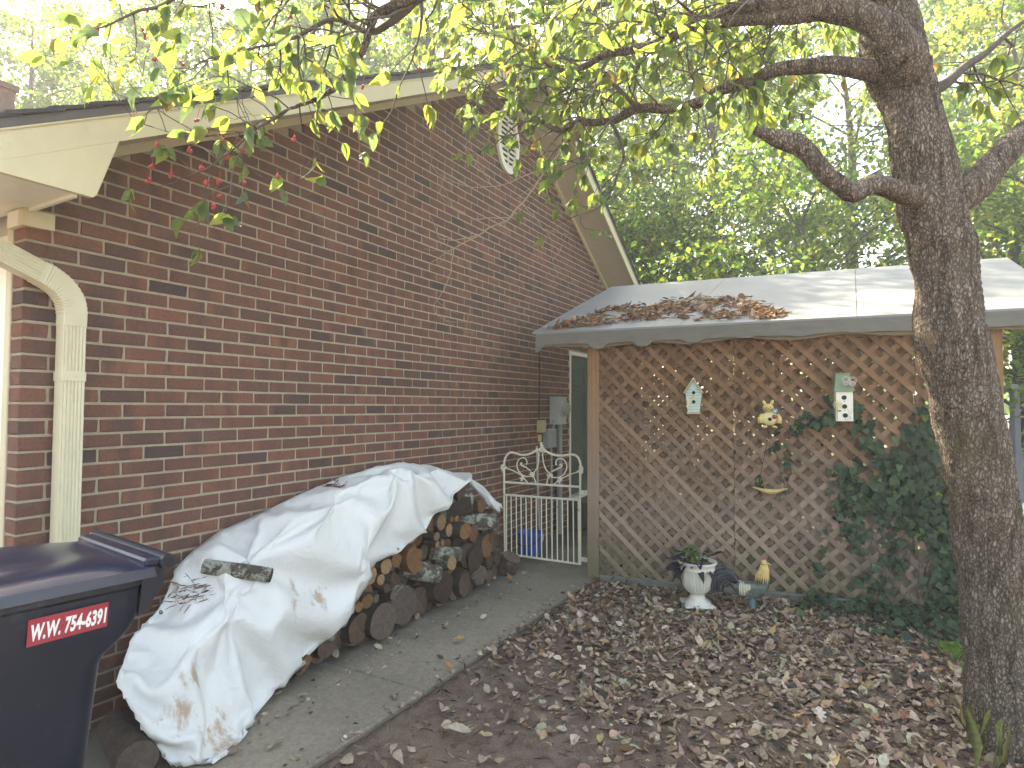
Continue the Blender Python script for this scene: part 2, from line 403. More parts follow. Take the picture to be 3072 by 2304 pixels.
# trim --------------------------------------------------------------
def slopeboard(name, x0, x1, lo, hi, mat, ya=-.46, yb=2*PK+.46, parent=house, sides=(0,1)):
    for s in sides:
        y0, y1 = (ya, PK) if s == 0 else (PK, yb)
        pts = [(y0, prof(lo, y0)), (y1, prof(lo, y1)), (y1, prof(hi, y1)), (y0, prof(hi, y0))]
        m_ = MB(); m_.prism(pts, (x0,0,0), (0,1,0), (0,0,1), (1,0,0), x1-x0); m_.build(name, mat, parent)
slopeboard('frieze_board', -.004, .022, 2.405, 2.475, M_CREAM, .085, 2*PK-.085)
slopeboard('rake_soffit', .0225, .394, 2.452, 2.466, M_SOFFIT, -.2, 2*PK+.2)
slopeboard('rake_fascia', .3945, .416, 2.425, 2.538, M_CREAM)
slopeboard('drip_edge', .39, .424, 2.5385, 2.572, M_DRIP)
slopeboard('fascia_bead', .416, .4215, 2.529, 2.537, M_CREAM)
# shingle roof, with a ragged rake edge made of courses
for s in (0, 1):
    mb = MB(); n_c = 34
    for i in range(n_c):
        t0, t1 = i/n_c, (i+1)/n_c
        y0 = -.50+t0*(PK+.50); y1 = -.50+t1*(PK+.50)+.05
        y1 = min(y1, PK)
        xe = .435+random.uniform(-.004, .007); th = .012
        pts = [(y0, prof(2.575+.006, y0)), (y1, prof(2.575-.004, y1)), (y1, prof(2.575+.010, y1)), (y0, prof(2.575+.006+.016, y0))]
        if s: pts = [(2*PK-p_[0], p_[1]) for p_ in pts][::-1]
        mb.prism(pts, (-11,0,0), (0,1,0), (0,0,1), (1,0,0), 11+xe)
    mb.build('shingle_roof', M_SHINGLE, house)
mb = MB(); mb.tube([(-11, PK, prof(2.60, PK)), (.44, PK, prof(2.60, PK))], .05, 8); mb.build('ridge_cap', M_SHINGLE, house)
# cornice return, eave soffit, corner blocks
for s in (0, 1):
    Y = (lambda y: y) if s == 0 else (lambda y: 2*PK-y)
    mb = MB(); pts = [(-.313, 2.25), (.055, 2.25), (.067, 2.262), (.144, prof(2.424, .144))]
    pts = [(Y(a), b) for a, b in pts]; pts = pts if s == 0 else pts[::-1]
    mb.prism(pts, (.392,0,0), (0,1,0), (0,0,1), (1,0,0), .0245); mb.build('cornice_return', M_CREAM, house)
    mb = MB(); mb.box((-5.3, Y(-.225), 2.258), (11.385, .45, .012)); mb.build('eave_soffit', M_WHITE, house)
    mb = MB(); mb.box((.196, Y(.004), 2.2475), (.39, .014, .018)); mb.build('soffit_trim', M_WHITE, house)
    mb = MB(); mb.box((-5.3, Y(-.455), 2.29), (11.38, .02, .16)); mb.build('eave_fascia', M_CREAM, house)
    mb = MB(); mb.box((.0165, Y(.036), 2.2145), (.033, .118, .071), bev=.002); mb.build('corner_block', M_CREAM, house)
    mb = MB(); mb.box((-.052, Y(-.008), 2.2135), (.10, .03, .068), bev=.002); mb.build('corner_block', M_WHITE, house)
# garage side: casing and door beside the corner
mb = MB(); mb.box((-.125, .02, 1.1), (.05, .045, 2.22), bev=.004); mb.build('garage_casing', M_SOFFIT, house)
mb = MB(); mb.box((-.21, .035, 1.08), (.115, .03, 2.2), bev=.004); mb.build('garage_casing', M_WHITE, house)
mb = MB(); mb.box((-5.5, .2, 1.2), (10.5, .2, 2.4)); mb.build('front_wall', M_WHITE, house)
mb = MB()
for (x, y, dx, dy) in ((-5.6, 7.85, 10.8, .1), (-10.95, 4, .1, 7.7)): mb.box((x, y, 1.2), (dx, dy, 2.4))
mb.build('rear_wall', M_BRICK, house)
mb = MB(); mb.box((-.16, 4, 2.36), (.1, 7.6, .08)); mb.build('ceiling_plate', M_DARK, house)
# inner backing of the gable (keeps light from leaking through)
mb = MB(); mb.prism([(.1, -.1), (7.8, -.1), (7.8, prof(2.44, 7.8)), (PK, prof(2.44, PK)), (.1, prof(2.44, .1))], (-.19,0,0), (0,1,0), (0,0,1), (-1,0,0), .03); mb.build('wall_lining', M_DARK, house)
# chimney
zt = onx(20, 265, -6.0)[2]; yr = onx(45, 300, -6.0)[1]
mb = MB(); mb.box((-6.4, yr-.4, (3.2+zt)/2), (.8, .8, zt-3.2)); ch = mb.build('chimney', M_BRICK, house)
mb = MB(); mb.box((-6.4, yr-.4, zt+.03), (.86, .86, .07)); mb.build('chimney_cap', M_BRICK, ch)
# gable vent (oval louvre)
vy, vz, ry, rz = PK+.015, 4.085, .215, .335
mb = MB(); n = 40
el = [(vy+math.cos(t)*ry, vz+math.sin(t)*rz) for t in np.arange(n)*2*math.pi/n]; ei = [(vy+math.cos(t)*(ry-.06), vz+math.sin(t)*(rz-.06)) for t in np.arange(n)*2*math.pi/n]
V = [(.001, a, b) for a, b in el]+[(.03, a, b) for a, b in el]+[(.03, a, b) for a, b in ei]+[(.001, a, b) for a, b in ei]
mb.add(V, [(r*n+i, r*n+(i+1)%n, ((r+1)%4)*n+(i+1)%n, ((r+1)%4)*n+i) for r in range(3) for i in range(n)])
vent = mb.build('gable_vent', M_WHITE, house, 40)
mb = MB(); mb.prism(ei, (.002,0,0), (0,1,0), (0,0,1), (1,0,0), .003); mb.build('vent_screen', M_DARK, vent)
for i in range(11):
    z = vz-rz+.085+i*.052; hw = (ry-.055)*math.sqrt(max(0, 1-((z-vz)/(rz-.055))**2))
    if hw < .03: continue
    mb = MB(); mb.box((.019, vy, z), (.006, 2*hw, .021), rotm(0, math.radians(28), 0)); mb.build('vent_slat', M_WHITE, vent)
mb = MB(); mb.box((.02, vy, vz), (.012, .014, 2*rz-.12)); mb.build('vent_bar', M_WHITE, vent)
# side door
mb = MB()
mb.box((-.045, DY0+.022, (DZ0+DZ1)/2), (.1, .044, DZ1-DZ0), bev=.003); mb.box((-.045, DY1-.022, (DZ0+DZ1)/2), (.1, .044, DZ1-DZ0), bev=.003)
mb.box((-.044, (DY0+DY1)/2, DZ1-.022), (.099, DY1-DY0-.09, .044), bev=.003); mb.build('door_frame', M_WHITE, house)
mb = MB(); mb.box((-.062, (DY0+DY1)/2, (DZ0+DZ1)/2-.02), (.04, DY1-DY0-.094, DZ1-DZ0-.05)); door = mb.build('side_door', M_DOOR, house)
for r_, (za, zb) in enumerate(((.5, .95), (1.05, 1.62), (1.70, 1.97))):
    for c_ in (0, 1):
        y = DY0+.13+c_*.40; mb = MB(); mb.box((-.040, y+.15, (za+zb)/2), (.012, .28, zb-za), bev=.005); mb.build('door_panel', M_DOOR, door)
mb = MB(); mb.lathe([(.03,0),(.03,.01),(.012,.012),(.012,.04),(.027,.045),(.03,.06),(.018,.072)], (-.042, DY1-.12, 1.28), 16, R=rotm(0, math.pi/2, 0))
mb.lathe([(.028,0),(.028,.014),(.02,.018)], (-.042, DY1-.12, 1.42), 16, R=rotm(0, math.pi/2, 0)); mb.build('door_knob', M_BLACKMETAL, door, 40)
mb = MB(); mb.box((-.02, (DY0+DY1)/2, DZ0-.02), (.16, DY1-DY0, .04)); mb.build('threshold', M_WHITE, house)
for i, (zz, xe) in enumerate(((.33, .50), (.17, .82))):
    mb = MB(); mb.box((xe/2+.002, (DY0+DY1)/2+.1, zz/2), (xe, 1.25-.02*i, zz), bev=.008); mb.build('door_step', M_CONC, house)
# downspout: three elbows from the eave to the ground
M_SPOUT = mk('downspout_enamel', (.56,.52,.36), (.64,.60,.44), 2.5, .32, .03, 60, .001, kind='World', dirt=((.36,.34,.24), 4, .64, .2))
def spout_section(path, w=.088, d=.066, ribs=True):
    """corrugated rectangular pipe swept along path, width along the wall"""
    prof_ = []
    hw, hd = w/2, d/2
    # front face with ribs (local a = along the path-plane normal, b = out of wall)
    for i in range(29):
        a = -hw+.006+(w-.012)*i/28; rib = .0035*max(0, math.cos((i-2)/28*math.pi*2*5.5)) if ribs else 0
        prof_.append((a, hd-rib))
    prof_ += [(hw-.002, hd-.001), (hw, hd-.006), (hw, -hd), (-hw, -hd), (-hw, hd-.006), (-hw+.002, hd-.001)]
    return prof_
def sweep(path, prof_, wv, crimp=None):
    P = np.asarray(path, float); T = np.gradient(P, axis=0); T /= np.linalg.norm(T, axis=1)[:,None]; V = []
    for i, p in enumerate(P):
        b = np.array([1.0,0,0]); b = b-T[i]*(b@T[i]); b /= np.linalg.norm(b); a = np.cross(b, T[i])
        s = 1.0 if crimp is None else crimp[i]
        V.append(np.array([p+a*q[0]*s+b*q[1]*s for q in prof_]))
    k = len(prof_); m_ = MB(); m_.add(np.concatenate(V), [(i*k+j, i*k+(j+1)%k, (i+1)*k+(j+1)%k, (i+1)*k+j) for i in range(len(P)-1) for j in range(k)]+[tuple(range(k)), tuple((len(P)-1)*k+j for j in range(k))[::-1]]); return m_
ym = .162; xm = .048
ds = sweep([(xm, ym, .12), (xm, ym, 1.80)], spout_section(None), None).build('downspout', M_SPOUT, house, 35)
ptsb = catmull([(xm, ym, 1.78), (xm, ym, 1.84), (xm, ym-.012, 1.895), (xm+.004, ym-.05, 1.945), (xm+.012, ym-.10, 1.975), (xm+.02, ym-.14, 1.99)], 7)
cr = 1.04+.018*np.sin(np.arange(len(ptsb))*math.pi)+np.array([.05*(i % 2) if 6 < i < 32 else 0 for i in range(len(ptsb))])
sweep(ptsb, spout_section(None, ribs=False), None, cr).build('elbow', M_SPOUT, ds, 25)
sweep([(xm+.017, ym-.125, 1.985), (xm+.07, ym-.50, 2.12)], spout_section(None), None).build('offset_pipe', M_SPOUT, ds, 35)
sweep([(xm, ym, 1.545), (xm, ym, 1.585)], spout_section(None, .095, .073, False), None).build('strap', M_SPOUT, ds, 35)
mb = MB(); mb.ell((xm+.038, ym+.005, 1.565), (.004,.004,.004)); mb.build('screw', M_SPOUT, ds)
# ================================================================== LATTICE PORCH WITH CANOPY ROOF
LO = np.array([1.013, 3.636, 0.0]); LX = np.array([.9859, .1673, 0.0]); LN = np.array([.1673, -.9859, 0.0]); LZ = np.array([0,0,1.0])
def L3(a, b, z): return LO+LX*a+LN*b+LZ*z
LR = np.array([LX, -LN, LZ]).T      # local -> world rotation (x along lattice, y backwards, z up)
def wood(name, c1, c2, weather=None, stretch=(60,3,3), kind='Object'):
    mt, nt, bs = newmat(name); co = coord(nt, kind, stretch); w = coord(nt, 'World')
    n = tex_noise(nt, co, 1.0, 8, .65, .6); n2 = tex_noise(nt, w, 9, 5, .6)
    col = ramp(nt, mth(nt, 'ADD', mth(nt, 'MULTIPLY', n, .7), mth(nt, 'MULTIPLY', n2, .3)), [(.3, c1), (.68, c2)]).outputs[0]
    if weather:
        s = nd(nt, 'ShaderNodeSeparateXYZ'); nt.links.new(w, s.inputs[0])
        zz = mth(nt, 'ADD', s.outputs[2], mth(nt, 'MULTIPLY', mth(nt, 'SUBTRACT', tex_noise(nt, w, 1.6, 6, .65), .5), 1.3))
        z01 = mth(nt, 'DIVIDE', zz, 2.0)
        col = mix(nt, col, mix(nt, (.21,.155,.118), (.30,.225,.172), n), ramp(nt, z01, [(.30, (1,1,1)), (.80, (0,0,0))]).outputs[0])
        alg = mth(nt, 'MULTIPLY', ramp(nt, z01, [(.0, (1,1,1)), (.22, (0,0,0))]).outputs[0], .65)
        col = mix(nt, col, (.105,.10,.05), alg)
    oi = nd(nt, 'ShaderNodeObjectInfo'); col = mix(nt, col, mix(nt, (.70,.70,.72), (1.22,1.2,1.16), oi.outputs['Random']), 1.0, 'MULTIPLY')
    nt.links.new(col, bs.inputs['Base Color']); setin(bs, Roughness=.85); bs.inputs['Specular IOR Level'].default_value = .2
    bump(nt, bs, n, .35, .002); return mt
M_SLAT = wood('lattice_wood', (.155,.082,.045), (.235,.135,.075), True, (8,8,8))
M_POST = wood('post_wood', (.20,.105,.050), (.34,.195,.100), True, (45,45,1.6), 'World')
M_FASC = wood('weathered_grey_board', (.105,.106,.096), (.155,.156,.140), None, (2.2,40,40), 'World')
M_RAWWOOD = wood('raw_wood_edge', (.19,.15,.085), (.29,.24,.14), None, (3,40,40), 'World')
M_ROOFSHEET = mk('grey_roof_sheet', (.19,.195,.195), (.25,.255,.25), 1.6, .5, .12, 30, .003, kind='World', dirt=((.26,.25,.22), 6, .60, .2))
porch = thing('lattice_porch', 'wooden porch screened with brown diagonal lattice under a pale grey canopy roof', 'porch', L3(1.4, 0, 0))
for a0, a1, bb in ((-.010, .094, 0), (2.80, 2.905, 0), (-.012, .092, -2.3), (2.80, 2.90, -2.3)):
    mb = MB(); mb.box(L3((a0+a1)/2, bb-.045, .985+.03), (a1-a0, .1, 2.03), LR, bev=.006); mb.build('post', M_POST, porch)
# lattice panels: two layers back to back, every slat its own piece, clipped to its panel
SP, SWD, TH = .137, .0385, .0085
def clip(poly, axis, val, keep_less):
    out = []
    for i in range(len(poly)):
        p, q = poly[i], poly[(i+1) % len(poly)]
        ip = (p[axis] <= val) == keep_less or p[axis] == val; iq = (q[axis] <= val) == keep_less or q[axis] == val
        if ip: out.append(p)
        if ip != iq:
            t = (val-p[axis])/(q[axis]-p[axis]); out.append((p[0]+t*(q[0]-p[0]), p[1]+t*(q[1]-p[1])))
    return out
panels = [(.096, 1.158), (1.162, 2.38), (2.384, 2.80)]
rl = random.Random(3)
for layer in (0, 1):
    for pi, (a0, a1) in enumerate(panels):
        z0, z1 = .035+.012*pi, 1.985
        for sgn in (-1, 1):                              # -1: falls to the right (front), +1: rises to the right
            off = (0 if layer == 0 else SP*(.44 if sgn < 0 else .56))+(0 if sgn < 0 else SP*.37)+pi*.043
            hv = SWD/2*math.sqrt(2)
            bpos = (0.0 if sgn < 0 else -TH-.0004) if layer == 0 else (-.046 if sgn < 0 else -.046-TH-.0004)
            i = -60
            while i < 60:
                c = off+i*SP; i += 1
                # centre line z = c + sgn*(a-a0)
                lo, hi = a0-.3, a1+.3; jt = rl.uniform(-.003, .003); w_ = hv*rl.uniform(.94, 1.05)
                zc = lambda a: c+jt+sgn*(a-a0)
                poly = [(lo, zc(lo)-w_), (hi, zc(hi)-w_), (hi, zc(hi)+w_), (lo, zc(lo)+w_)]
                for ax, val, less in ((0, a1, True), (0, a0, False), (1, z1, True), (1, z0, False)):
                    poly = clip(poly, ax, val, less)
                    if len(poly) < 3: break
                if len(poly) < 3: continue
                A = .5*abs(sum(poly[k][0]*poly[(k+1)%len(poly)][1]-poly[(k+1)%len(poly)][0]*poly[k][1] for k in range(len(poly))))
                if A < .0012: continue
                mb = MB(); mb.prism(poly, L3(0, bpos+rl.uniform(-.0006, .0006), 0), LX, LZ, LN, TH*rl.uniform(.9, 1.0))
                mb.build('lattice_slat', M_SLAT, porch)
# base board and edging under the lattice
mb = MB(); mb.box(L3(1.45, -.03, .015), (2.72, .09, .06), LR, bev=.01); mb.build('base_board', M_FASC, porch)
mb = MB(); mb.box(L3(1.45, -.035, 2.02), (2.9, .05, .10), LR); mb.build('top_beam', M_POST, porch)
# scalloped fascia
def fz(a): return 2.078+.012*(a+.44)
def scallop(a, depth=.045):
    q = 0.0
    for c_, k_ in ((-.45, 1.25), (.10, 1.0), (.47, 1.0), (.86, .55), (1.24, .30), (1.63, .25), (2.02, .18), (2.4, .15), (2.8, .15)):
        q = max(q, k_/(1+math.exp((abs(a-c_)-.062)/.011)))
    return depth*q+.004*math.sin(a*9)
mb = MB(); aa = np.linspace(-.44, 3.30, 300)
pts = [(a, fz(a)-.112-scallop(a)) for a in aa]+[(3.30, fz(3.3)), (-.44, fz(-.44))]
V = [L3(a, .105, z) for a, z in pts[:300]]+[L3(a, .105, fz(a)) for a in aa]; V2 = [L3(a, .085, z) for a, z in pts[:300]]+[L3(a, .085, fz(a)) for a in aa]
f = []
for i in range(299): f += [(i, i+1, 301+i, 300+i), (600+i, 900+i, 901+i, 601+i), (i, 600+i, 601+i, i+1), (300+i, 301+i, 901+i, 900+i)]
f += [(0, 300, 900, 600), (299, 899, 1199, 599)]
mb.add(V+V2, f); fas = mb.build('scalloped_fascia', M_FASC, porch)
mb = MB(); pts = [(a, fz(a)-.128-.012*math.sin(a*8.3+1)-.010*abs(math.sin(a*5.1))) for a in aa]
V = [L3(a, .083, z) for a, z in pts]+[L3(a, .083, fz(a)-.07) for a in aa]; V2 = [L3(a, .060, z) for a, z in pts]+[L3(a, .060, fz(a)-.07) for a in aa]
mb.add(V+V2, f); mb.build('trim_board', M_RAWWOOD, porch)
# roof sheets, parallelogram in plan: left edge runs parallel to the house wall
E0 = np.array([.566, 3.452, 2.080]); EX = L3(3.30, .11, 0)-L3(-.44, .11, 0); EX = EX/np.linalg.norm(EX); EX = EX+np.array([0,0,.012]); ES = np.array([0, 1.97, .742]); LEN = 3.74
ESB = np.array([0, 1.75, -.70])
cuts = [0, 1.235, 2.475, LEN]
for i in range(3):
    a, b = cuts[i]+(.002 if i else 0), cuts[i+1]-(.002 if i < 2 else 0)
    n_ = 8; Gt = np.array([[E0+EX*s+ES*t+np.array([0,0,.004*math.sin(3.1*t+s*5)*math.sin(math.pi*t)]) for t in np.linspace(0,1,n_)] for s in np.linspace(a,b,n_)])
    mb = MB(); top = Gt; bot = Gt-np.array([0,0,.016]); k = n_*n_
    fq = [(r*n_+c_, (r+1)*n_+c_, (r+1)*n_+c_+1, r*n_+c_+1) for r in range(n_-1) for c_ in range(n_-1)]
    ring = [r*n_ for r in range(n_)]+[(n_-1)*n_+c_ for c_ in range(1,n_)]+[r*n_+n_-1 for r in range(n_-2,-1,-1)]+[c_ for c_ in range(n_-2,0,-1)]
    mb.add(np.concatenate([top.reshape(-1,3), bot.reshape(-1,3)]), fq+[tuple(q+k for q in ff)[::-1] for ff in fq]+[(ring[q], ring[(q+1)%len(ring)], ring[(q+1)%len(ring)]+k, ring[q]+k) for q in range(len(ring))])
    mb.build('roof_sheet', M_ROOFSHEET, porch, 30)
    mb = MB(); P0 = E0+ES+EX*a+np.array([0,.004,-.004]); P1 = E0+ES+EX*b+np.array([0,.004,-.004])
    mb.add([P0, P1, P1+ESB, P0+ESB]+[q-np.array([0,0,.016]) for q in (P0, P1, P1+ESB, P0+ESB)], [(0,1,2,3),(7,6,5,4),(0,4,5,1),(1,5,6,2),(2,6,7,3),(3,7,4,0)]); mb.build('rear_roof_sheet', M_ROOFSHEET, porch)
mb = MB()
for i in range(7):
    s = .05+i*(LEN-.1)/6; p = E0+EX*s+ES*.07-np.array([0,0,.064]); q = p+ES; d = ES/np.linalg.norm(ES)
    mb = MB(); mb.prism([(0,-.045),(.04,-.045),(.04,.045),(0,.045)], p, (1,0,0), (0,0,1), d, np.linalg.norm(ES)*.92); mb.build('rafter', M_POST, porch)
# leaf and needle drift on the canopy comes later (foliage section)

# ================================================================== THINGS ON THE LATTICE
def onl(u, v, b=.03): return onp(u, v, L3(0, b, 0), LN)
def lab(u, v, b=.03):
    p = onl(u, v, b)-LO; return float(p@LX), float(p[2])
M_TEAL = mk('pale_teal_paint', (.36,.50,.45), (.46,.58,.50), 9, .6, .15, 60, .002, dirt=((.30,.30,.16), 9, .62, .2))
M_TAN = mk('bare_wood_tan', (.42,.30,.20), (.52,.40,.28), 14, .7, .2, 90, .002)
M_YEL = mk('dull_yellow_paint', (.55,.43,.14), (.66,.54,.22), 10, .55, .12, 60, .002)
M_YEL2 = mk('pale_yellow_paint', (.66,.58,.30), (.74,.66,.38), 10, .55, .1, 60, .002)
M_CRWHITE = mk('offwhite_paint', (.74,.72,.62), (.80,.78,.68), 6, .5, .06, 60, .002)
M_SAGE = mk('sage_green_paint', (.16,.23,.14), (.21,.29,.18), 9, .6, .12, 60, .002)
M_PINKM = mk('dull_pink_metal', (.45,.36,.31), (.55,.45,.39), 9, .5, .1, 60, .001)
M_BLUEP = mk('blue_paint', (.10,.25,.38), (.22,.42,.52), 30, .5, .1, 60, .001)
M_REDP = mk('maroon_paint', (.22,.05,.05), (.30,.08,.07), 9, .5, .1, 60, .001)
M_LINE = mk('grey_ink', (.16,.18,.16), (.22,.24,.21), 9, .6, 0)
def Lbox(mb, a, b, z, da, db, dz, bev=0, ry=0): 
    R = LR @ rotm(0, ry, 0); mb.box(L3(a, b, z), (da, db, dz), R, bev=bev); return mb
def Ldisc(mb, a, b, z, r, t=.003, n=18, rz=None):
    mb.prism([(r*math.cos(q), (rz or r)*math.sin(q)) for q in np.arange(n)*2*math.pi/n], L3(a, b, z), LX, LZ, LN, t); return mb
# -- teal two-hole house
a, zt_ = lab(2080, 1140, .1); _, zb = lab(2082, 1236, .1); _, ze = lab(2080, 1178, .1)
bh = thing('birdhouse', 'pale teal birdhouse with two round holes and a steep pointed roof on the lattice', 'birdhouse', L3(a, .05, zb))
poly = [(-.044, zb), (.044, zb), (.060, ze), (0, zt_-.004), (-.060, ze)]
mb = MB(); mb.prism([(a+p, z) for p, z in poly], L3(0, .012, 0), LX, LZ, LN, .09); mb.build('body', M_TEAL, bh)
for s in (-1, 1):
    mb = MB(); L = math.hypot(.070, zt_-ze+.012); ang = math.atan2(zt_-ze+.01, .068)
    R = LR @ rotm(0, s*ang, 0); mb.box(L3(a+s*.036, .06, (zt_+ze)/2+.004), (L, .115, .008), R); mb.build('roof_board', M_TAN if s < 0 else M_SAGE, bh)
    mb = MB(); mb.box(L3(a+s*.036, .1185, (zt_+ze)/2+.003), (L, .003, .010), R); mb.build('roof_edge', M_TAN, bh)
mb = MB(); Lbox(mb, a, .06, zb-.008, .100, .11, .016); mb.build('base', M_TAN, bh)
for zf in (.80, .42):
    mb = MB(); Ldisc(mb, a+.002, .1022, zb+(ze-zb)*(zf*1.25), .0135); mb.build('entrance_hole', M_DARK, bh)
for i in range(8):
    z = zb+.02+i*.022; w = .044+.016*(z-zb)/(ze-zb) if z < ze else max(.01, .06*(zt_-z)/(zt_-ze))
    mb = MB(); Lbox(mb, a, .1022, z, 2*w-.004, .0012, .0022); mb.build('siding_groove', M_LINE, bh)
mb = MB()
for (da, dz, r) in ((-.012, .115, .010), (.004, .120, .011), (-.002, .105, .009)): Ldisc(mb, a+da, .1025, zb+dz, r, .004, 8, r*.6)
mb.build('painted_bird', M_YEL, bh)
mb = MB()
for (da, dz) in ((-.045, .075), (-.041, .060), (-.048, .048), (-.038, .085), (-.043, .035)): mb.ell(L3(a+da, .104, zb+dz), (.008,.006,.008))
mb.build('flower_trim', M_YEL2, bh)
# -- cat-shaped house
a, zc = lab(2309, 1256, .06)
CS = .76
def LC3(a_, b_, z_): return L3(a+(a_-a)*CS, b_*CS+.004, zc+(z_-zc)*CS)
def cell(mb_, c_, r_, *k): mb_.ell(c_, tuple(q*CS for q in r_), *k)
ct = thing('cat_birdhouse', 'yellow cat shaped birdhouse with a round belly hole hanging on the lattice', 'birdhouse', L3(a, .05, zc-.08))
mb = MB(); cell(mb, LC3(a, .055, zc), (.083,.05,.07), LR, 22, 14); body = mb.build('body', M_YEL2, ct, True)
mb = MB(); cell(mb, LC3(a-.012, .06, zc+.105), (.052,.042,.045), LR, 20, 12); hd = mb.build('head', M_YEL, ct, True)
for s, hgt in ((-1, .03), (1, .048)):
    mb = MB(); cell(mb, LC3(a-.012+s*.036, .055, zc+.150+hgt*.25), (.016,.008,.030), LR @ rotm(0, s*.45, 0), 10, 8); mb.build('ear', M_YEL, hd, True)
mb = MB()
for s in (-1, 1): cell(mb, LC3(a-.012+s*.016, .101, zc+.112), (.005,.003,.006), LR, 8, 6)
cell(mb, LC3(a-.012, .104, zc+.098), (.007,.004,.005), LR, 8, 6); mb.build('eyes_and_nose', M_DARK, hd, True)
mb = MB()
for s in (-1, 1):
    for k in (-1, 0, 1): mb.tube([LC3(a-.012+s*.012, .103, zc+.094), LC3(a-.012+s*.042, .092, zc+.094+k*.008)], .0009, 4)
mb.tube(catmull([LC3(a-.028, .099, zc+.088), LC3(a-.012, .103, zc+.082), LC3(a+.004, .099, zc+.088)], 4), .001, 4); mb.build('whiskers', M_LINE, hd)
mb = MB(); Ldisc(mb, a, .083, zc-.004, .0135, .004); mb.build('entrance_hole', M_DARK, ct)
for s in (-1, 1):
    mb = MB(); cell(mb, LC3(a+s*.045, .075, zc-.082), (.026,.03,.014), LR @ rotm(0, s*.25, 0), 12, 8); mb.build('foot', M_YEL, ct, True)
    mb = MB(); mb.tube([LC3(a+s*.070, .075, zc+.045), LC3(a+s*.090, .078, zc+.005), LC3(a+s*.082, .085, zc-.045)], [.012,.018,.022], 10); mb.build('arm', M_YEL, ct, True)
mb = MB(); cell(mb, LC3(a+.044, .105, zc+.020), (.026,.012,.022), LR, 12, 8); mb.build('sleeve', M_REDP, ct, True)
mb = MB(); 
for k in range(6): cell(mb, LC3(a+.048+.017*math.cos(k*1.047), .108, zc+.075+.017*math.sin(k*1.047)), (.011,.005,.011), LR, 8, 6)
mb.build('flower', M_BLUEP, ct, True)
mb = MB(); cell(mb, LC3(a+.048, .113, zc+.075), (.008,.005,.008), LR, 8, 6); mb.build('flower_centre', M_CRWHITE, ct, True)
mb = MB(); mb.tube([LC3(a-.01, .06, zc+.145), LC3(a+.004, .03, zc+.185), LC3(a+.002, .012, zc+.21)], .0016, 5); mb.build('hanger', M_BLACKMETAL, ct)
# -- hanging perch below the cat
pz = lab(2300, 1464, .05)[1]; a1_ = lab(2262, 1462, .05)[0]; a2_ = lab(2358, 1468, .05)[0]
sw = thing('hanging_perch', 'small yellow fluted perch hung on two thin wires below the cat birdhouse', 'garden ornament', L3((a1_+a2_)/2, .05, pz-.03))
for q in (a1_+.03, a2_-.005):
    mb = MB(); mb.tube([L3(a-.002, .06, zc-.09), L3(q, .05, pz+.01)], .0026, 5); mb.build('wire', M_BLACKMETAL, sw)
mb = MB(); n_ = 24; Gp = np.array([[L3(a1_-.01+(a2_-a1_+.02)*i/n_, .03+.05*j/6+.003*(i%2), pz-.045*math.sin(math.pi*(i/n_))*math.sin(math.pi*(j/6)*.8+.3)+.004*(i%2)) for j in range(7)] for i in range(n_+1)])
mb.grid(Gp); pd = mb.build('fluted_dish', M_YEL, sw, 30, recalc=False); md = pd.modifiers.new('s', 'SOLIDIFY'); md.thickness = .004
# -- white three-hole house with green roof
a, zb = lab(2534, 1264, .1); _, ze = lab(2534, 1173, .1); _, zt_ = lab(2530, 1120, .1)
b3 = thing('birdhouse', 'tall white birdhouse with three holes, green roof and metal butterfly on the lattice', 'birdhouse', L3(a, .05, zb))
mb = MB(); Lbox(mb, a, .057, (zb+ze)/2, .112, .09, ze-zb, .003); mb.build('body', M_CRWHITE, b3)
mb = MB(); poly = [(-.066, 0), (.066, 0), (.044, zt_-ze), (-.046, zt_-ze)]
V = [L3(a+p, .112, ze+.002+q) if q < .01 else L3(a+p, .05, ze+q) for p, q in poly]+[L3(a+p, .010, ze+.002+q) if q < .01 else L3(a+p, .012, ze+q) for p, q in poly]
mb.add(V, [(0,1,2,3),(7,6,5,4),(0,4,5,1),(1,5,6,2),(2,6,7,3),(3,7,4,0)]); rf = mb.build('roof', M_SAGE, b3)
mb = MB(); Lbox(mb, a, .06, ze, .136, .110, .008); mb.build('roof_rim', M_SAGE, rf); mb = MB(); Lbox(mb, a, .034, zt_+.002, .094, .05, .008); mb.build('roof_cap', M_SAGE, rf)
for k in range(3):
    z = ze-.048-k*.065; mb = MB(); Ldisc(mb, a-.002+.003*k, .1022, z, .0165); mb.build('entrance_hole', M_DARK, b3)
    mb = MB(); Ldisc(mb, a-.001+.003*k, .1022, z-.027, .0035, .002, 8); mb.build('peg_hole', M_DARK, b3)
mb = MB()                                          # metal butterfly
bc = (a+.03, zt_-.062)
for sx, sz, r in ((-1, 1, .032), (1, .6, .034), (-1, -.7, .020), (1, -.9, .022)):
    for q in (1.0, .62):
        c_ = (bc[0]+sx*.022, bc[1]+sz*.016); mb.tube([L3(c_[0]+r*q*math.cos(t)*.8, .120, c_[1]+r*q*math.sin(t)*.75) for t in np.linspace(0, 2*math.pi, 13)], .0024, 5)
mb.tube([L3(bc[0]+.004, .121, bc[1]-.03), L3(bc[0]-.006, .121, bc[1]+.025)], .004, 6); mb.build('butterfly', M_PINKM, b3)
mb = MB(); fc = (a-.045, ze-.100)
for k in range(8):
    c_ = (fc[0]+.020*math.cos(k*.785), fc[1]+.020*math.sin(k*.785)); mb.tube([L3(c_[0]+.010*math.cos(t), .107, c_[1]+.010*math.sin(t)) for t in np.linspace(0, 2*math.pi, 9)], .002, 5)
mb.ell(L3(fc[0], .107, fc[1]), (.009,.005,.009), LR, 8, 6); mb.build('wire_flower', M_YEL2, b3)
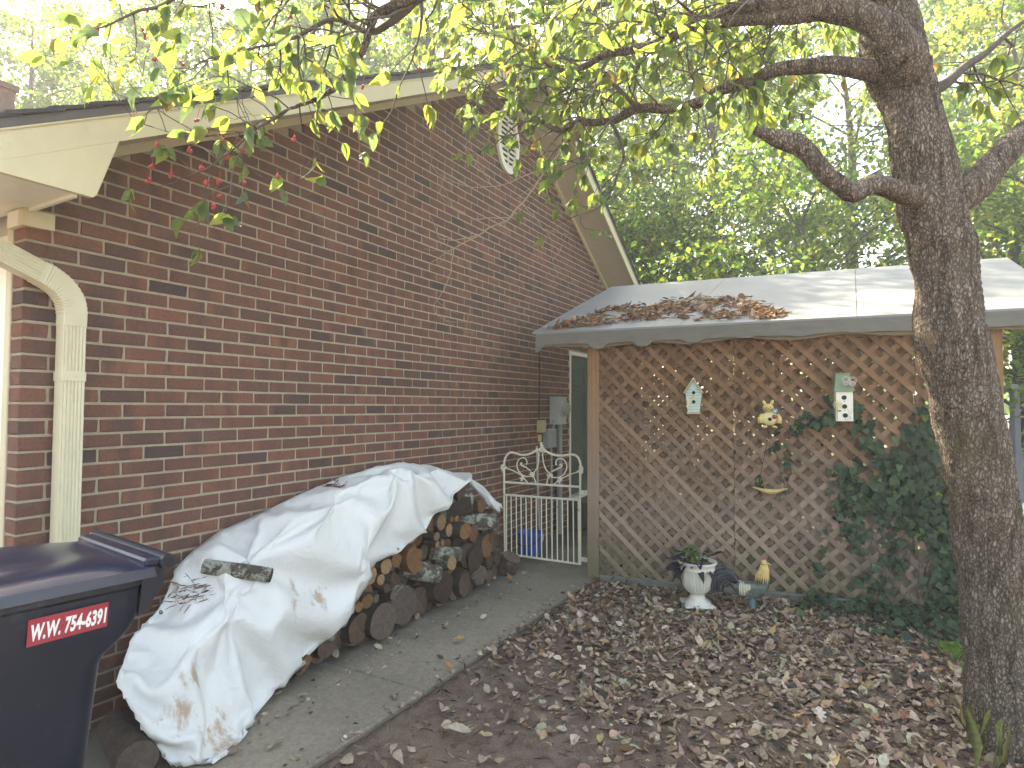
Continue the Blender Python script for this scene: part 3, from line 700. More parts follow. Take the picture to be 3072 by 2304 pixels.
mb = MB(); mb.tube([L3(fc[0]-.004, .105, fc[1]-.02), L3(fc[0]-.002, .105, zb+.01)], .002, 5); mb.ell(L3(fc[0]+.012, .105, fc[1]-.045), (.014,.002,.007), LR, 8, 5); mb.build('flower_stem', M_SAGE, b3)
mb = MB()
for k in range(26): 
    q = (a+random.uniform(.018, .055), zb+random.uniform(.01, .095)); mb.tube([L3(q[0], .1024, q[1]), L3(q[0]+random.uniform(-.012, .012), .1024, q[1]+random.uniform(-.012, .014))], .0009, 4)
mb.build('drawn_sprigs', M_LINE, b3)
# small plaque half hidden behind the trunk
pa, pz_ = lab(2822, 1305, .05); pl = MB(); pl.prism([(pa+p, pz_+q) for p, q in ((-.03,-.045),(.05,-.05),(.06,.02),(.03,.055),(-.015,.04))], L3(0,.035,0), LX, LZ, LN, .012)
tag(pl.build('garden_plaque', M_CRWHITE, None, origin=L3(pa,.04,pz_-.05)), 'small white plaque on the lattice half hidden behind the tree trunk', 'plaque')

# ================================================================== METER, BOXES, PIPES ON THE WALL
M_METER = mk('grey_enamel', (.37,.39,.37), (.43,.45,.42), 4, .45, .05, 40, .001)
M_GREYBOX = mk('mid_grey_plastic', (.24,.26,.26), (.29,.31,.30), 4, .5, .05, 40, .001)
M_BEIGE = mk('beige_plastic', (.40,.34,.18), (.47,.40,.23), 4, .5, .05, 40, .001)
M_GLASS, _nt, _bs = newmat('meter_glass'); setin(_bs, Roughness=.12); _bs.inputs['Base Color'].default_value = (.33,.34,.30,1); _bs.inputs['Specular IOR Level'].default_value = .6
M_PVC = mk('grey_conduit', (.30,.31,.31), (.38,.39,.38), 5, .5, .05, 40, .001)
mt_ = thing('electric_meter', 'grey electric meter box with round dial on the brick wall beside the door', 'electric meter', (0.002, 5.07, 1.235))
mb = MB(); mb.box((.0515, 5.085, 1.39), (.1, .24, .30), bev=.004); bx = mb.build('meter_box', M_METER, mt_)
mb = MB(); mb.box((.054, 5.085, 1.547), (.12, .26, .012), bev=.003); mb.build('hood', M_METER, mt_)
mb = MB(); mb.lathe([(.088,0),(.09,.012),(.078,.014),(.078,.055),(.070,.068),(.0,.072)], (.102, 5.10, 1.415), 28, R=rotm(0, math.pi/2, 0)); mb.build('meter_dial', M_GLASS, mt_, 35)
mb = MB(); mb.lathe([(.092,0),(.092,.02),(.080,.022),(.080,0)], (.1025, 5.10, 1.415), 28, R=rotm(0, math.pi/2, 0), cap=False); mb.build('dial_ring', M_METER, mt_, 35)
mb = MB(); mb.lathe([(.018,0),(.018,.003),(.014,.004),(.008,.003),(.006,.005)], (.045, 4.9648, 1.275), 18, R=rotm(math.pi/2, 0, 0)); mb.build('knockout', M_GREYBOX, mt_)
mb = MB(); mb.tube([(.05, 5.13, 1.24), (.05, 5.13, .0)], .032, 14); mb.build('service_pipe', M_GREYBOX, mt_, 40)
g_ = thing('junction_box', 'mid grey utility box with rounded lid below the electric meter', 'utility box', (.002, 4.86, .99))
mb = MB(); mb.box((.045, 4.88, 1.085), (.085, .20, .20), bev=.01); mb.build('box_body', M_GREYBOX, g_); mb = MB(); mb.box((.047, 4.88, 1.188), (.075, .17, .012), bev=.004); mb.build('box_lid', M_METER, g_)
mb = MB(); mb.tube([(.045, 4.93, .99), (.045, 4.93, 0)], .011, 10); mb.build('conduit', M_PVC, g_, 40); mb = MB(); mb.tube([(.05, 4.95, 1.19), (.05, 4.99, 1.24)], .009, 8); mb.build('nipple', M_PVC, g_, 40)
b_ = thing('cable_box', 'small beige cable box with a thin black cable running up the wall', 'utility box', (.002, 4.68, 1.1))
mb = MB(); mb.box((.034, 4.70, 1.225), (.064, .11, .13), bev=.006); mb.build('box_body', M_BEIGE, b_); mb = MB(); mb.box((.069, 4.70, 1.270), (.006, .08, .012), bev=.002); mb.build('hood', M_BEIGE, b_)
mb = MB(); mb.tube([(.012, 4.69, 1.29), (.012, 4.69, 2.02)], .006, 6); mb.build('cable', M_BLACKMETAL, b_)
mb = MB(); mb.box((.02, 4.685, 1.10), (.03, .035, .075), bev=.003); mb.build('warning_tag', M_YEL, b_)
dp = thing('white_drain_pipe', 'thin pale drain pipe standing on the walkway behind the gate', 'pipe', (.04, 4.62, 0))
mb = MB(); mb.tube(catmull([(.03, 4.60, 1.02), (.035, 4.61, .7), (.04, 4.62, .4), (.05, 4.64, .05)], 5), .013, 8); mb.build('pipe', M_METER, dp, True); mb = MB(); mb.lathe([(.02,0),(.03,.02),(.03,.10),(.02,.11)], (.055, 4.65, .0), 12); mb.build('foot', M_METER, dp, 40)

# ================================================================== GATE
M_GATE = mk('cream_gate_paint', (.72,.69,.54), (.80,.78,.64), 12, .55, .2, 60, .002, dirt=((.20,.105,.05), 16, .60, .10))
GY = 3.90
def gp(x, y): return ony(1350+.26525*x, 1280+.26525*y, GY)
gate = thing('garden_gate', 'cream painted metal gate with scrolled headboard top between wall and lattice post', 'gate', gp(1040, 1560))
def gtube(name, pts, r, smooth=True, k=5, n=8):
    mb_ = MB(); P = [gp(*p) for p in pts]; P = catmull(P, k) if smooth and len(P) > 2 else P; mb_.tube(P, r, n); return mb_.build(name, M_GATE, gate, 40)
gtube('stile', [(612,470),(612,760),(622,1430)], .0105, False); gtube('stile', [(1474,490),(1470,820),(1472,1562)], .0108, False)
gtube('arch_rail', [(610,440),(620,370),(650,315),(690,292),(740,300),(800,318),(860,318),(920,300),(970,275),(1012,262)], .0105)
gtube('arch_rail', [(1055,262),(1110,292),(1180,320),(1260,328),(1340,318),(1400,318),(1445,345),(1470,400),(1480,460)], .0105)
gtube('rail', [(612,627),(1476,682)], .0105, False); gtube('rail', [(614,770),(1472,830)], .0108, False); gtube('rail', [(618,1436),(1474,1556)], .0100, False)
bt = [640,690,748,802,858,918,975,1033,1090,1152,1210,1270,1330,1392,1450]; bb_ = [640,697,755,810,868,922,980,1037,1095,1155,1215,1275,1335,1400,1456]
for t, b in zip(bt, bb_): gtube('bar', [(t, 770+(t-614)*.07), (b, 1436+(b-618)*.14)], .0058, False, n=6)
for pts in ([(1005,290),(1002,390),(985,465),(948,520)], [(1046,290),(1055,390),(1078,470),(1115,520)], [(640,472),(720,500),(805,548)], [(1440,512),(1350,545),(1262,588)], [(835,582),(880,635)], [(945,560),(972,638)], [(1228,600),(1182,652)], [(1112,570),(1093,645)],
            [(860,458),(912,500)], [(1198,482),(1148,510)]): gtube('stay', pts, .0058, n=6)
gtube('scroll', [(915,560),(850,560),(790,520),(757,450),(770,385),(815,352),(855,365),(871,400),(862,430)], .0058, n=6)
gtube('scroll', [(1145,570),(1215,576),(1275,550),(1310,500),(1322,450),(1305,395),(1265,362),(1225,364),(1196,398),(1202,435)], .0058, n=6)
gtube('scroll_hook', [(815,415),(802,412),(803,430),(830,448),(860,458)], .0075, n=8); gtube('scroll_hook', [(1240,432),(1262,428),(1262,450),(1235,468),(1200,482)], .0075, n=8)
def casting(cx, cy, w, h, k, seed, name='casting'):
    r_ = random.Random(seed); mb_ = MB()
    for i in range(k):
        t = r_.uniform(-1, 1); q = r_.uniform(-1, 1)
        if abs(t)+abs(q)*.9 > 1.15: continue
        p = gp(cx+t*w, cy+q*h); mb_.ell(p+np.array([0, -.006+r_.uniform(-.004, .004), 0]), tuple(r_.uniform(.006, .011) for _ in range(3)), None, 8, 6)
    mb_.ell(gp(cx, cy), (w*.26525*.0030*.62, .012, h*.26525*.0030*.62), None, 12, 8); return mb_.build(name, M_GATE, gate, True)
casting(1030, 262, 62, 40, 34, 1, 'crest'); casting(1032, 210, 26, 36, 16, 2, 'crest'); casting(602, 468, 40, 52, 30, 3); casting(1480, 500, 45, 62, 30, 4)
casting(935, 540, 30, 36, 18, 5); casting(1130, 546, 30, 36, 18, 6); casting(820, 580, 24, 38, 16, 7); casting(1245, 600, 24, 40, 16, 8)
for y in (742, 1498):
    p = gp(1490, y); mb = MB(); mb.box((p[0]+.025, GY-.002, p[2]), (.095, .006, .038), bev=.001); hp = mb.build('hinge_plate', M_CRWHITE, gate)
    mb = MB(); mb.lathe([(.0035,0),(.0035,.002)], (p[0]+.03, GY-.0055, p[2]), 8, R=rotm(math.pi/2,0,0)); mb.build('bolt', M_DARK, hp)
# blue bucket behind the gate
M_BLUEPL = mk('blue_plastic', (.02,.09,.36), (.03,.12,.44), 4, .35, .04, 40, .001)
bk = thing('blue_bucket', 'blue plastic bucket standing behind the garden gate', 'bucket', (.20, 4.12, 0))
mb = MB(); mb.lathe([(.0,.006),(.10,.0),(.103,.006),(.125,.20),(.136,.202),(.137,.218),(.128,.220),(.122,.20),(.098,.012),(0,.012)], (.20, 4.12, 0), 28, cap=False); mb.build('pail', M_BLUEPL, bk, 35)
mb = MB(); mb.tube([(.20+.135*math.cos(t), 4.12-.10*math.sin(t)*.9-.03, .19-.09*math.sin(t)) for t in np.linspace(0, math.pi, 14)], .005, 6); mb.build('handle', M_BLACKMETAL, bk, True)
# ================================================================== WHEELED BIN
M_BIN = mk('navy_plastic', (.008,.012,.023), (.012,.017,.031), 3, .38, .12, 240, .0012, spec=.45, dirt=((.075,.075,.075), 9, .60, .22))
M_LID = mk('navy_lid_plastic', (.010,.014,.036), (.014,.020,.050), 3, .24, .10, 200, .001, spec=.5, dirt=((.07,.07,.075), 4, .60, .3))
M_BLACKPL = mk('black_plastic', (.012,.012,.014), (.02,.02,.022), 5, .45, .1, 120, .001)
BP = onz(451, 1733, .98); BS = np.array([-.128, -.9917, 0]); BWv = np.array([-.9917, .128, 0])
def B3(a, b, z): return np.array([BP[0], BP[1], 0])+BWv*a+BS*b+np.array([0,0,z])
bin_ = thing('wheeled_bin', 'dark navy wheeled bin with red phone number sticker at the left edge', 'bin', B3(.3, .35, 0))
def rrect(a0, a1, b0, b1, r, z, k=6):
    out = []
    for (ca, cb, t0) in ((a1-r, b1-r, 0), (a0+r, b1-r, 90), (a0+r, b0+r, 180), (a1-r, b0+r, 270)):
        for t in np.linspace(t0, t0+90, k): out.append(B3(ca+r*math.cos(math.radians(t)), cb+r*math.sin(math.radians(t)), z))
    return np.array(out)
def loft(mb, secs, cap=True):
    k = len(secs[0]); mb.add(np.concatenate(secs), [(i*k+j, i*k+(j+1)%k, (i+1)*k+(j+1)%k, (i+1)*k+j) for i in range(len(secs)-1) for j in range(k)]+([tuple(range(k)), tuple((len(secs)-1)*k+j for j in range(k))[::-1]] if cap else []))
mb = MB()
S = [(.03,.095,.42,.15,.62,.05),(.05,.085,.43,.14,.63,.06),(.40,.052,.45,.118,.69,.06),(.70,.028,.465,.098,.735,.055),(.775,.022,.470,.092,.747,.055),(.80,.0205,.472,.076,.75,.055),(.825,.019,.474,.045,.753,.05),(.85,.017,.476,.022,.756,.05),(.88,.014,.478,.008,.76,.05),(.972,.010,.49,.006,.768,.05)]
loft(mb, [rrect(a0,a1,b0,b1,r,z) for z,a0,a1,b0,b1,r in S]); bb = mb.build('body', M_BIN, bin_, 30)
mb = MB(); loft(mb, [rrect(.008,.495,.004,.782,.05,.957), rrect(.002,.501,-.002,.788,.055,.965), rrect(.002,.501,-.002,.788,.055,.990), rrect(.008,.495,.004,.78,.05,.995), rrect(.008,.495,.004,.78,.05,1.010)]); mb.build('rim', M_BIN, bin_, 30)
# lid: domed, wavy
nl = 40; Gl = np.zeros((nl, nl, 3)); 
for i in range(nl):
    for j in range(nl):
        a = -1+2*i/(nl-1); b = -1+2*j/(nl-1)
        z = .988+.034*(1-abs(a)**5)*(1-abs(b)**5)+.014*(1-a*a)*(1-b*b)-.020*math.exp(-((a*.9+.15)**2/.10+(b+.35)**2/.16))*(1-a**6)+.010*math.sin(3.2*b+1.4*a)*(1-abs(a)**3)*(1-abs(b)**3)
        Gl[i, j] = B3(.252+a*.262, .412+b*.418, z+.021)
mb = MB(); mb.grid(Gl); per = [Gl[i,0] for i in range(nl)]+[Gl[nl-1,j] for j in range(1,nl)]+[Gl[i,nl-1] for i in range(nl-2,-1,-1)]+[Gl[0,j] for j in range(nl-2,0,-1)]
per = np.array(per); cen = per.mean(0); low = per-np.array([0,0,.026])+.006*(per-cen)/np.linalg.norm(per-cen,axis=1)[:,None]
k = len(per); mb.add(np.concatenate([per, low, cen+(low-cen)*.97]), [(i,(i+1)%k,k+(i+1)%k,k+i) for i in range(k)]+[(k+i,k+(i+1)%k,2*k+(i+1)%k,2*k+i) for i in range(k)]); lid = mb.build('lid', M_LID, bin_, 40)
mb = MB(); mb.box(B3(.255, -.012, 1.018), (.49, .045, .022), np.array([BWv, BS, [0,0,1]]).T, bev=.006); mb.build('lid_hinge', M_LID, lid)
# handle bar with open tube ends and brackets
hb = MB(); hb.tube([B3(-.004, -.046, 1.014), B3(.52, -.046, 1.014)], .0215, 16); hb = hb.build('handle_bar', M_BIN, bin_, 40)
mb = MB(); mb.tube([B3(-.0052, -.046, 1.014), B3(.001, -.046, 1.014)], .0135, 14); mb.build('tube_opening', M_DARK, hb)
for a in (.03, .45):
    mb = MB(); poly = [(.005, 1.008), (-.060, .998), (-.050, .955), (-.0, .88), (.015, .88)]
    mb.prism([(p, q) for p, q in poly], B3(a, 0, 0), BS, (0,0,1), BWv, .02); mb.build('handle_bracket', M_BIN, bin_)
for a in (.045, .43):
    mb = MB(); mb.lathe([(.0,-.02),(.05,-.022),(.06,-.012),(.10,-.016),(.12,-.022),(.127,-.014),(.127,.014),(.12,.022),(.10,.016),(.06,.012),(.05,.022),(0,.02)], B3(a-.03, .115, .127), 28, R=np.array([[0,0,1.0],[0,1,0],[-1,0,0]]) if False else rotm(0, math.pi/2, 0), cap=False); mb.build('wheel', M_BLACKPL, bin_, 40)
mb = MB(); mb.tube([B3(.0, .115, .127), B3(.44, .115, .127)], .012, 8); mb.build('axle', M_BLACKMETAL, bin_)
# sticker with the phone number
M_RED = mk('red_sticker', (.30,.028,.045), (.36,.04,.06), 5, .45, .04, 50, .001); M_LET = mk('white_lettering', (.74,.73,.70), (.80,.79,.76), 6, .5, 0)
nS = -BWv*math.cos(.13)+np.array([0,0,-math.sin(.13)*.35]); nS /= np.linalg.norm(nS)
q0 = B3(.006, .25, .87)
TL, TR_, BR, BL = (onp(u, v, q0, nS) for u, v in ((85,1861),(326,1805),(320,1878),(78,1943)))
mb = MB(); mb.add([BL, BR, TR_, TL, BL+nS*.0015, BR+nS*.0015, TR_+nS*.0015, TL+nS*.0015], [(3,2,1,0),(4,5,6,7),(0,1,5,4),(1,2,6,5),(2,3,7,6),(3,0,4,7)]); stk = mb.build('number_sticker', M_RED, bb)
fc_ = bpy.data.curves.new('t', 'FONT'); fc_.body = 'W.W. 754-6391'; fc_.size = 1.0; fc_.offset = .042; fc_.resolution_u = 4; fc_.space_character = 1.04
fo = bpy.data.objects.new('t', fc_); C.objects.link(fo); bpy.context.view_layer.update(); dg = bpy.context.evaluated_depsgraph_get()
me = bpy.data.meshes.new_from_object(fo.evaluated_get(dg)); bpy.data.objects.remove(fo)
tv = np.array([v.co[:2] for v in me.vertices]); lo, hi = tv.min(0), tv.max(0); tv = (tv-lo)/(hi-lo)
def bil(s_, t_): return (BL*(1-s_)+BR*s_)*(1-t_)+(TL*(1-s_)+TR_*s_)*t_
P3 = np.array([nS*.0027+bil(.03+.945*q[0]+.012*(q[1]-.5), .16+.66*q[1]) for q in tv]); org = ORG[bb.name]
for v, p in zip(me.vertices, P3): v.co = Vector(p-org)
me.materials.clear(); me.materials.append(M_LET); me.name = 'lettering'; lo_ = bpy.data.objects.new('lettering', me); C.objects.link(lo_); lo_.parent = stk; ORG[lo_.name] = org
# ================================================================== WOOD PILE
def bark(name, c1, c2, lich, amt):
    mt, nt, bs = newmat(name); co = coord(nt, 'World'); a = tex_noise(nt, co, 26, 7, .7); b = tex_noise(nt, co, 110, 5, .7); l = tex_noise(nt, co, 16, 8, .75, .5)
    col = ramp(nt, a, [(.3, c1), (.7, c2)]).outputs[0]; col = mix(nt, col, lich, ramp(nt, l, [(1-amt, (0,0,0)), (1-amt+.07, (1,1,1))]).outputs[0])
    col = mix(nt, col, ramp(nt, b, [(.3, (.55,.55,.55)), (.7, (1.25,1.25,1.25))]).outputs[0], 1, 'MULTIPLY')
    nt.links.new(col, bs.inputs['Base Color']); setin(bs, Roughness=.95); bs.inputs['Specular IOR Level'].default_value = .15; bump(nt, bs, mth(nt, 'ADD', a, b), .9, .01); return mt
M_BARKS = [bark('bark_brown', (.045,.034,.027), (.115,.085,.065), (.23,.24,.20), .40), bark('bark_lichen', (.06,.052,.042), (.14,.115,.09), (.34,.35,.30), .52), bark('bark_dark', (.032,.025,.021), (.075,.055,.043), (.16,.16,.13), .32)]
def endgrain(name, c1, c2, crack=(.02,.013,.01)):
    mt, nt, bs = newmat(name); co = coord(nt, 'Object'); s = nd(nt, 'ShaderNodeSeparateXYZ'); nt.links.new(co, s.inputs[0])
    r = mth(nt, 'SQRT', mth(nt, 'ADD', mth(nt, 'POWER', s.outputs[1], 2.0), mth(nt, 'POWER', s.outputs[2], 2.0)))
    n = tex_noise(nt, co, 14, 4, .6); rr = mth(nt, 'ADD', mth(nt, 'MULTIPLY', r, 900.0), mth(nt, 'MULTIPLY', n, 14.0)); w = mth(nt, 'SINE', rr)
    rnd = nd(nt, 'ShaderNodeObjectInfo'); 
    col = ramp(nt, tex_noise(nt, co, 34, 6, .7), [(.3, c1), (.7, c2)]).outputs[0]
    col = mix(nt, col, crack, mth(nt, 'MULTIPLY', ramp(nt, w, [(.2, (0,0,0)), (1, (1,1,1))]).outputs[0], .38))
    ang = mth(nt, 'ARCTAN2', s.outputs[1], s.outputs[2]); a2 = mth(nt, 'ADD', ang, mth(nt, 'MULTIPLY', n, .8))
    cr_ = mth(nt, 'ABSOLUTE', mth(nt, 'SINE', mth(nt, 'MULTIPLY', a2, 2.5))); col = mix(nt, col, crack, mth(nt, 'MULTIPLY', ramp(nt, cr_, [(.0, (1,1,1)), (.055, (0,0,0))]).outputs[0], .8))
    hv = mix(nt, (.62,.62,.62), (1.3,1.22,1.15), rnd.outputs['Random']); col = mix(nt, col, hv, 1, 'MULTIPLY')
    nt.links.new(col, bs.inputs['Base Color']); setin(bs, Roughness=.85); bs.inputs['Specular IOR Level'].default_value = .2; bump(nt, bs, w, .25, .002); return mt
M_ENDS = [endgrain('end_dark', (.055,.036,.028), (.105,.070,.052)), endgrain('end_orange', (.13,.068,.034), (.23,.125,.062)), endgrain('end_tan', (.20,.125,.068), (.31,.205,.115)), endgrain('end_grey', (.085,.065,.055), (.15,.12,.10))]
M_SPLIT = wood('split_wood', (.11,.052,.026), (.21,.105,.05), None, (3,40,40), 'World')
def log(front, axis, L, rv, seed, bm, em, label, group=None, rh=None, split=None):
    """front: centre of the near cut face; axis: direction away from it"""
    r_ = random.Random(seed); front = np.asarray(front, float); ax = np.asarray(axis, float); ax /= np.linalg.norm(ax)
    rh = rh or rv; up = np.array([0,0,1.0]) if abs(ax[2]) < .8 else np.array([1.0,0,0]); e1 = np.cross(up, ax); e1 /= np.linalg.norm(e1); e2 = np.cross(ax, e1)
    t = thing('firewood_log', label, 'log', front, group); n_ = 22; th = np.arange(n_)*2*math.pi/n_; sec = []
    ph = r_.uniform(0, 9)
    m_ = 7
    for i in range(m_):
        f_ = i/(m_-1); k = np.array([1+.09*noise.noise(Vector((math.cos(q)*1.6+ph, math.sin(q)*1.6, f_*2)))+.05*noise.noise(Vector((math.cos(q)*5, math.sin(q)*5+ph, f_*6))) for q in th])
        if split is not None:
            d = math.cos(split['w']); k = np.where(np.cos(th-split['a']) > d, d/np.maximum(np.cos(th-split['a']), d), 1)*k
        k = k*(1-.035*(i in (0, m_-1)))
        sec.append(front+ax*L*f_+(np.cos(th)*rh*k)[:,None]*e1+(np.sin(th)*rv*k)[:,None]*e2)
    mb_ = MB(); loft(mb_, sec, False); b_ = mb_.build('bark', M_SPLIT if split is not None and split.get('wood') else M_BARKS[bm], t, True)
    for s_, idx in (('cut_end', 0), ('cut_end', m_-1)):
        c_ = front+ax*L*(0 if idx == 0 else 1); ring = sec[idx]; inn = c_+(ring-c_)*.5
        off = -ax*.002 if idx == 0 else ax*.002
        jit = np.array([[r_.uniform(-.0015, .0015)] for _ in range(n_)])*ax
        mb_ = MB(); mb_.add(np.concatenate([ring, inn+off+jit, [c_+off]]), [(i,(i+1)%n_,n_+(i+1)%n_,n_+i) for i in range(n_)]+[(n_+i,n_+(i+1)%n_,2*n_) for i in range(n_)])
        o_ = mb_.build(s_, M_ENDS[em], t)
        if idx: 
            pass
    return t
def c7(x, y, X=.42): return onx(500+.575*x, 1350+.575*y, X)
XM = np.array([-1.0, 0, 0])
def dirr(r_, a=.12): return np.array([-1, r_.uniform(-a, a), r_.uniform(-a*.6, a*.6)])
rr_ = random.Random(21)
# (x, y, vertical radius in crop pixels, front plane x, bark, end, label)
LOGS = [
 (1003, 932, 84, .40, 2, 0, 'big dark round log at the bottom of the pile, nearest the hanging tarp edge'),
 (1132, 893, 100, .44, 2, 3, 'largest round log in the bottom row, pale grey cut face, second from tarp'),
 (1240, 812, 102, .43, 1, 3, 'bottom row log with a white lichen streak over its dark cut face'),
 (1318, 790, 84, .38, 2, 0, 'dark log wedged behind the lichen streaked one in the bottom row'),
 (1445, 716, 84, .44, 0, 0, 'bottom row log with a pale broken splinter across its top'),
 (1556, 700, 68, .43, 2, 0, 'dark brown round log in the bottom row, left of the last ones'),
 (1640, 655, 50, .40, 1, 3, 'grey bark log low in the row just before the loose stump'),
 (1062, 652, 52, .42, 0, 2, 'tan round log end directly under the fold of the tarp'),
 (1146, 607, 42, .44, 0, 2, 'bright tan round log touching the lower lip of the tarp'),
 (1118, 676, 30, .44, 0, 2, 'small pale split stick below the bright tan round log'),
 (1185, 668, 32, .41, 0, 0, 'small dark stick tucked left of the large split slab'),
 (1150, 722, 24, .44, 0, 3, 'thin round stick in the lower middle of the pile'),
 (1182, 760, 26, .43, 2, 3, 'thin stick resting on the largest bottom log'),
 (1095, 775, 24, .43, 0, 3, 'thin grey stick above the gap between the two big bottom logs'),
 (1048, 790, 40, .43, 0, 1, 'narrow brown stick standing above the big dark bottom log'),
 (1003, 820, 27, .44, 0, 1, 'small orange brown stick against the tarp edge, low down'),
 (1010, 765, 26, .40, 0, 1, 'small orange stick half hidden by the tarp hem'),
 (868, 968, 32, .44, 0, 1, 'small orange round log low by the tarp near its grommet'),
 (832, 1030, 62, .42, 2, 0, 'dark log lying low under the tarp edge left of the big round one'),
 (735, 1100, 32, .46, 0, 1, 'lone orange log end peeping out below the tarp grommet'),
 (600, 1200, 56, .44, 2, 0, 'dark log on the walkway under the sagging tarp corner'),
 (1200, 575, 40, .38, 1, 1, 'lichen covered log left behind the large split slab'),
 (1435, 376, 44, .44, 0, 2, 'bright orange tan round log high in the pile under the tarp'),
 (1385, 388, 40, .40, 0, 1, 'brown round log left of the bright orange tan one, high up'),
 (1475, 418, 36, .44, 0, 2, 'tan split wedge right below the bright orange tan round log'),
 (1410, 452, 24, .44, 0, 2, 'very small tan round stick in the upper middle of the pile'),
 (1440, 483, 18, .44, 0, 2, 'thinnest pale stick beside another thin one in the upper middle'),
 (1413, 492, 18, .43, 0, 2, 'thin pale stick left of the thinnest one in the upper middle'),
 (1488, 362, 16, .43, 0, 1, 'thin stick under the leaning split piece at the top'),
 (1514, 358, 17, .43, 0, 1, 'thin stick at the foot of the leaning split piece'),
 (1560, 424, 46, .44, 0, 1, 'orange oval log end in the upper right of the pile'),
 (1600, 432, 46, .42, 0, 1, 'orange oval log end right of a similar one, upper right'),
 (1490, 588, 42, .46, 1, 2, 'lichen log with an orange oval end in the middle of the pile'),
 (1614, 566, 70, .45, 2, 0, 'dark red brown oval log end at the right end of the pile'),
 (1572, 552, 70, .42, 2, 0, 'dark log just left of the dark red brown oval end'),
 (1672, 500, 66, .42, 0, 1, 'brown log standing behind the dark oval end, far right'),
 (1700, 455, 34, .42, 0, 1, 'orange log end under the big lichen log at the far right'),
]
for i, (x, y, rv, X, bm, em, lb) in enumerate(LOGS):
    p = c7(x, y, X); r = rv*.575*depth_of(p)/FPX*.97
    p[2] = max(p[2], r*1.0-.004)
    log(p, dirr(rr_), min(.36, X-.03), r, 50+i, bm, em, lb, 'firewood stacked along the brick wall', rh=r*rr_.uniform(.9, 1.08))
# the large split slab, leaning split piece, long lichen logs seen from the side
p = c7(1300, 565, .45); log(p, (-1, .25, -.05), .33, .098, 201, 0, 1, 'large orange brown split slab in the middle of the wood pile', 'firewood stacked along the brick wall', rh=.075, split={'a': 2.6, 'w': 1.1, 'wood': True})
p = c7(1590, 290, .44); log(p, (-.75, -.55, -.1), .33, .075, 202, 2, 0, 'dark brown split piece leaning at the top right under the tarp', 'firewood stacked along the brick wall', rh=.045, split={'a': .6, 'w': 1.0})
p = c7(1712, 378, .47); log(p, (-.62, -.78, .10), .36, .066, 203, 1, 1, 'big lichen covered log with orange end at the top right of the pile', 'firewood stacked along the brick wall')
p = c7(1580, 255, .36); log(p, (-.45, -.88, .02), .34, .066, 204, 1, 0, 'mottled grey log lying just under the upper tarp edge', 'firewood stacked along the brick wall')
p = c7(1420, 655, .47); log(p, (-.55, -.72, .30), .26, .062, 205, 1, 2, 'short grey lichen log with a frayed tan break in the middle', 'firewood stacked along the brick wall')
p = c7(1530, 545, .46); log(p, (-.6, -.75, .15), .24, .050, 206, 1, 3, 'grey mottled log slanting behind the lichen log with the orange oval end', 'firewood stacked along the brick wall')
sp_ = onz(1530, 1722, .0); log(np.array([sp_[0]+.03, sp_[1]-.02, .155]), (-.35, .05, -.72), .18, .085, 207, 0, 3, 'loose stump lying on the walkway in front of the gate', 'firewood stacked along the brick wall')
lp = onx(345, 2170, .52); log(np.array([.56, .20, .075]), (-.96, .30, 0), .36, .078, 208, 2, 3, 'grey weathered log lying by the bin under the tarp', 'firewood stacked along the brick wall')
# filler logs: the second layer that shows in the gaps and carries the tarp
def pile_top(y): return float(np.interp(y, [.25,.5,.8,1.2,1.7,2.3,2.7,3.1,3.35], [.20,.36,.56,.70,.84,.88,.84,.70,.40]))
k_ = 0; row = 0; z = .06; ORD = ['first','second','third','fourth','fifth','sixth','seventh','eighth','ninth','tenth','eleventh','twelfth','thirteenth','fourteenth','fifteenth','sixteenth','seventeenth','eighteenth','nineteenth','twentieth']
while z < .9:
    y = 1.02+.06*(row % 2); q_ = 0
    while y < 3.3:
        r = rr_.uniform(.050, .066)
        if z+r < pile_top(y) and z < float(np.interp(y, [1.0,1.37,1.56,1.66,1.9,2.18,2.46,2.74,3.0], [.12,.24,.42,.54,.57,.68,.86,.95,.95])):
            log((.345+rr_.uniform(-.02, .03), y, z), dirr(rr_, .05), .30, r, 300+k_, rr_.choice((0,2)), rr_.choice((0,1,3)), 'dark log end set back in the pile, %s row up, %s from the left' % (ORD[row], ORD[q_]), 'logs set back in the wood pile'); k_ += 1; q_ += 1
        y += 2*r+.010
    z += .118; row += 1
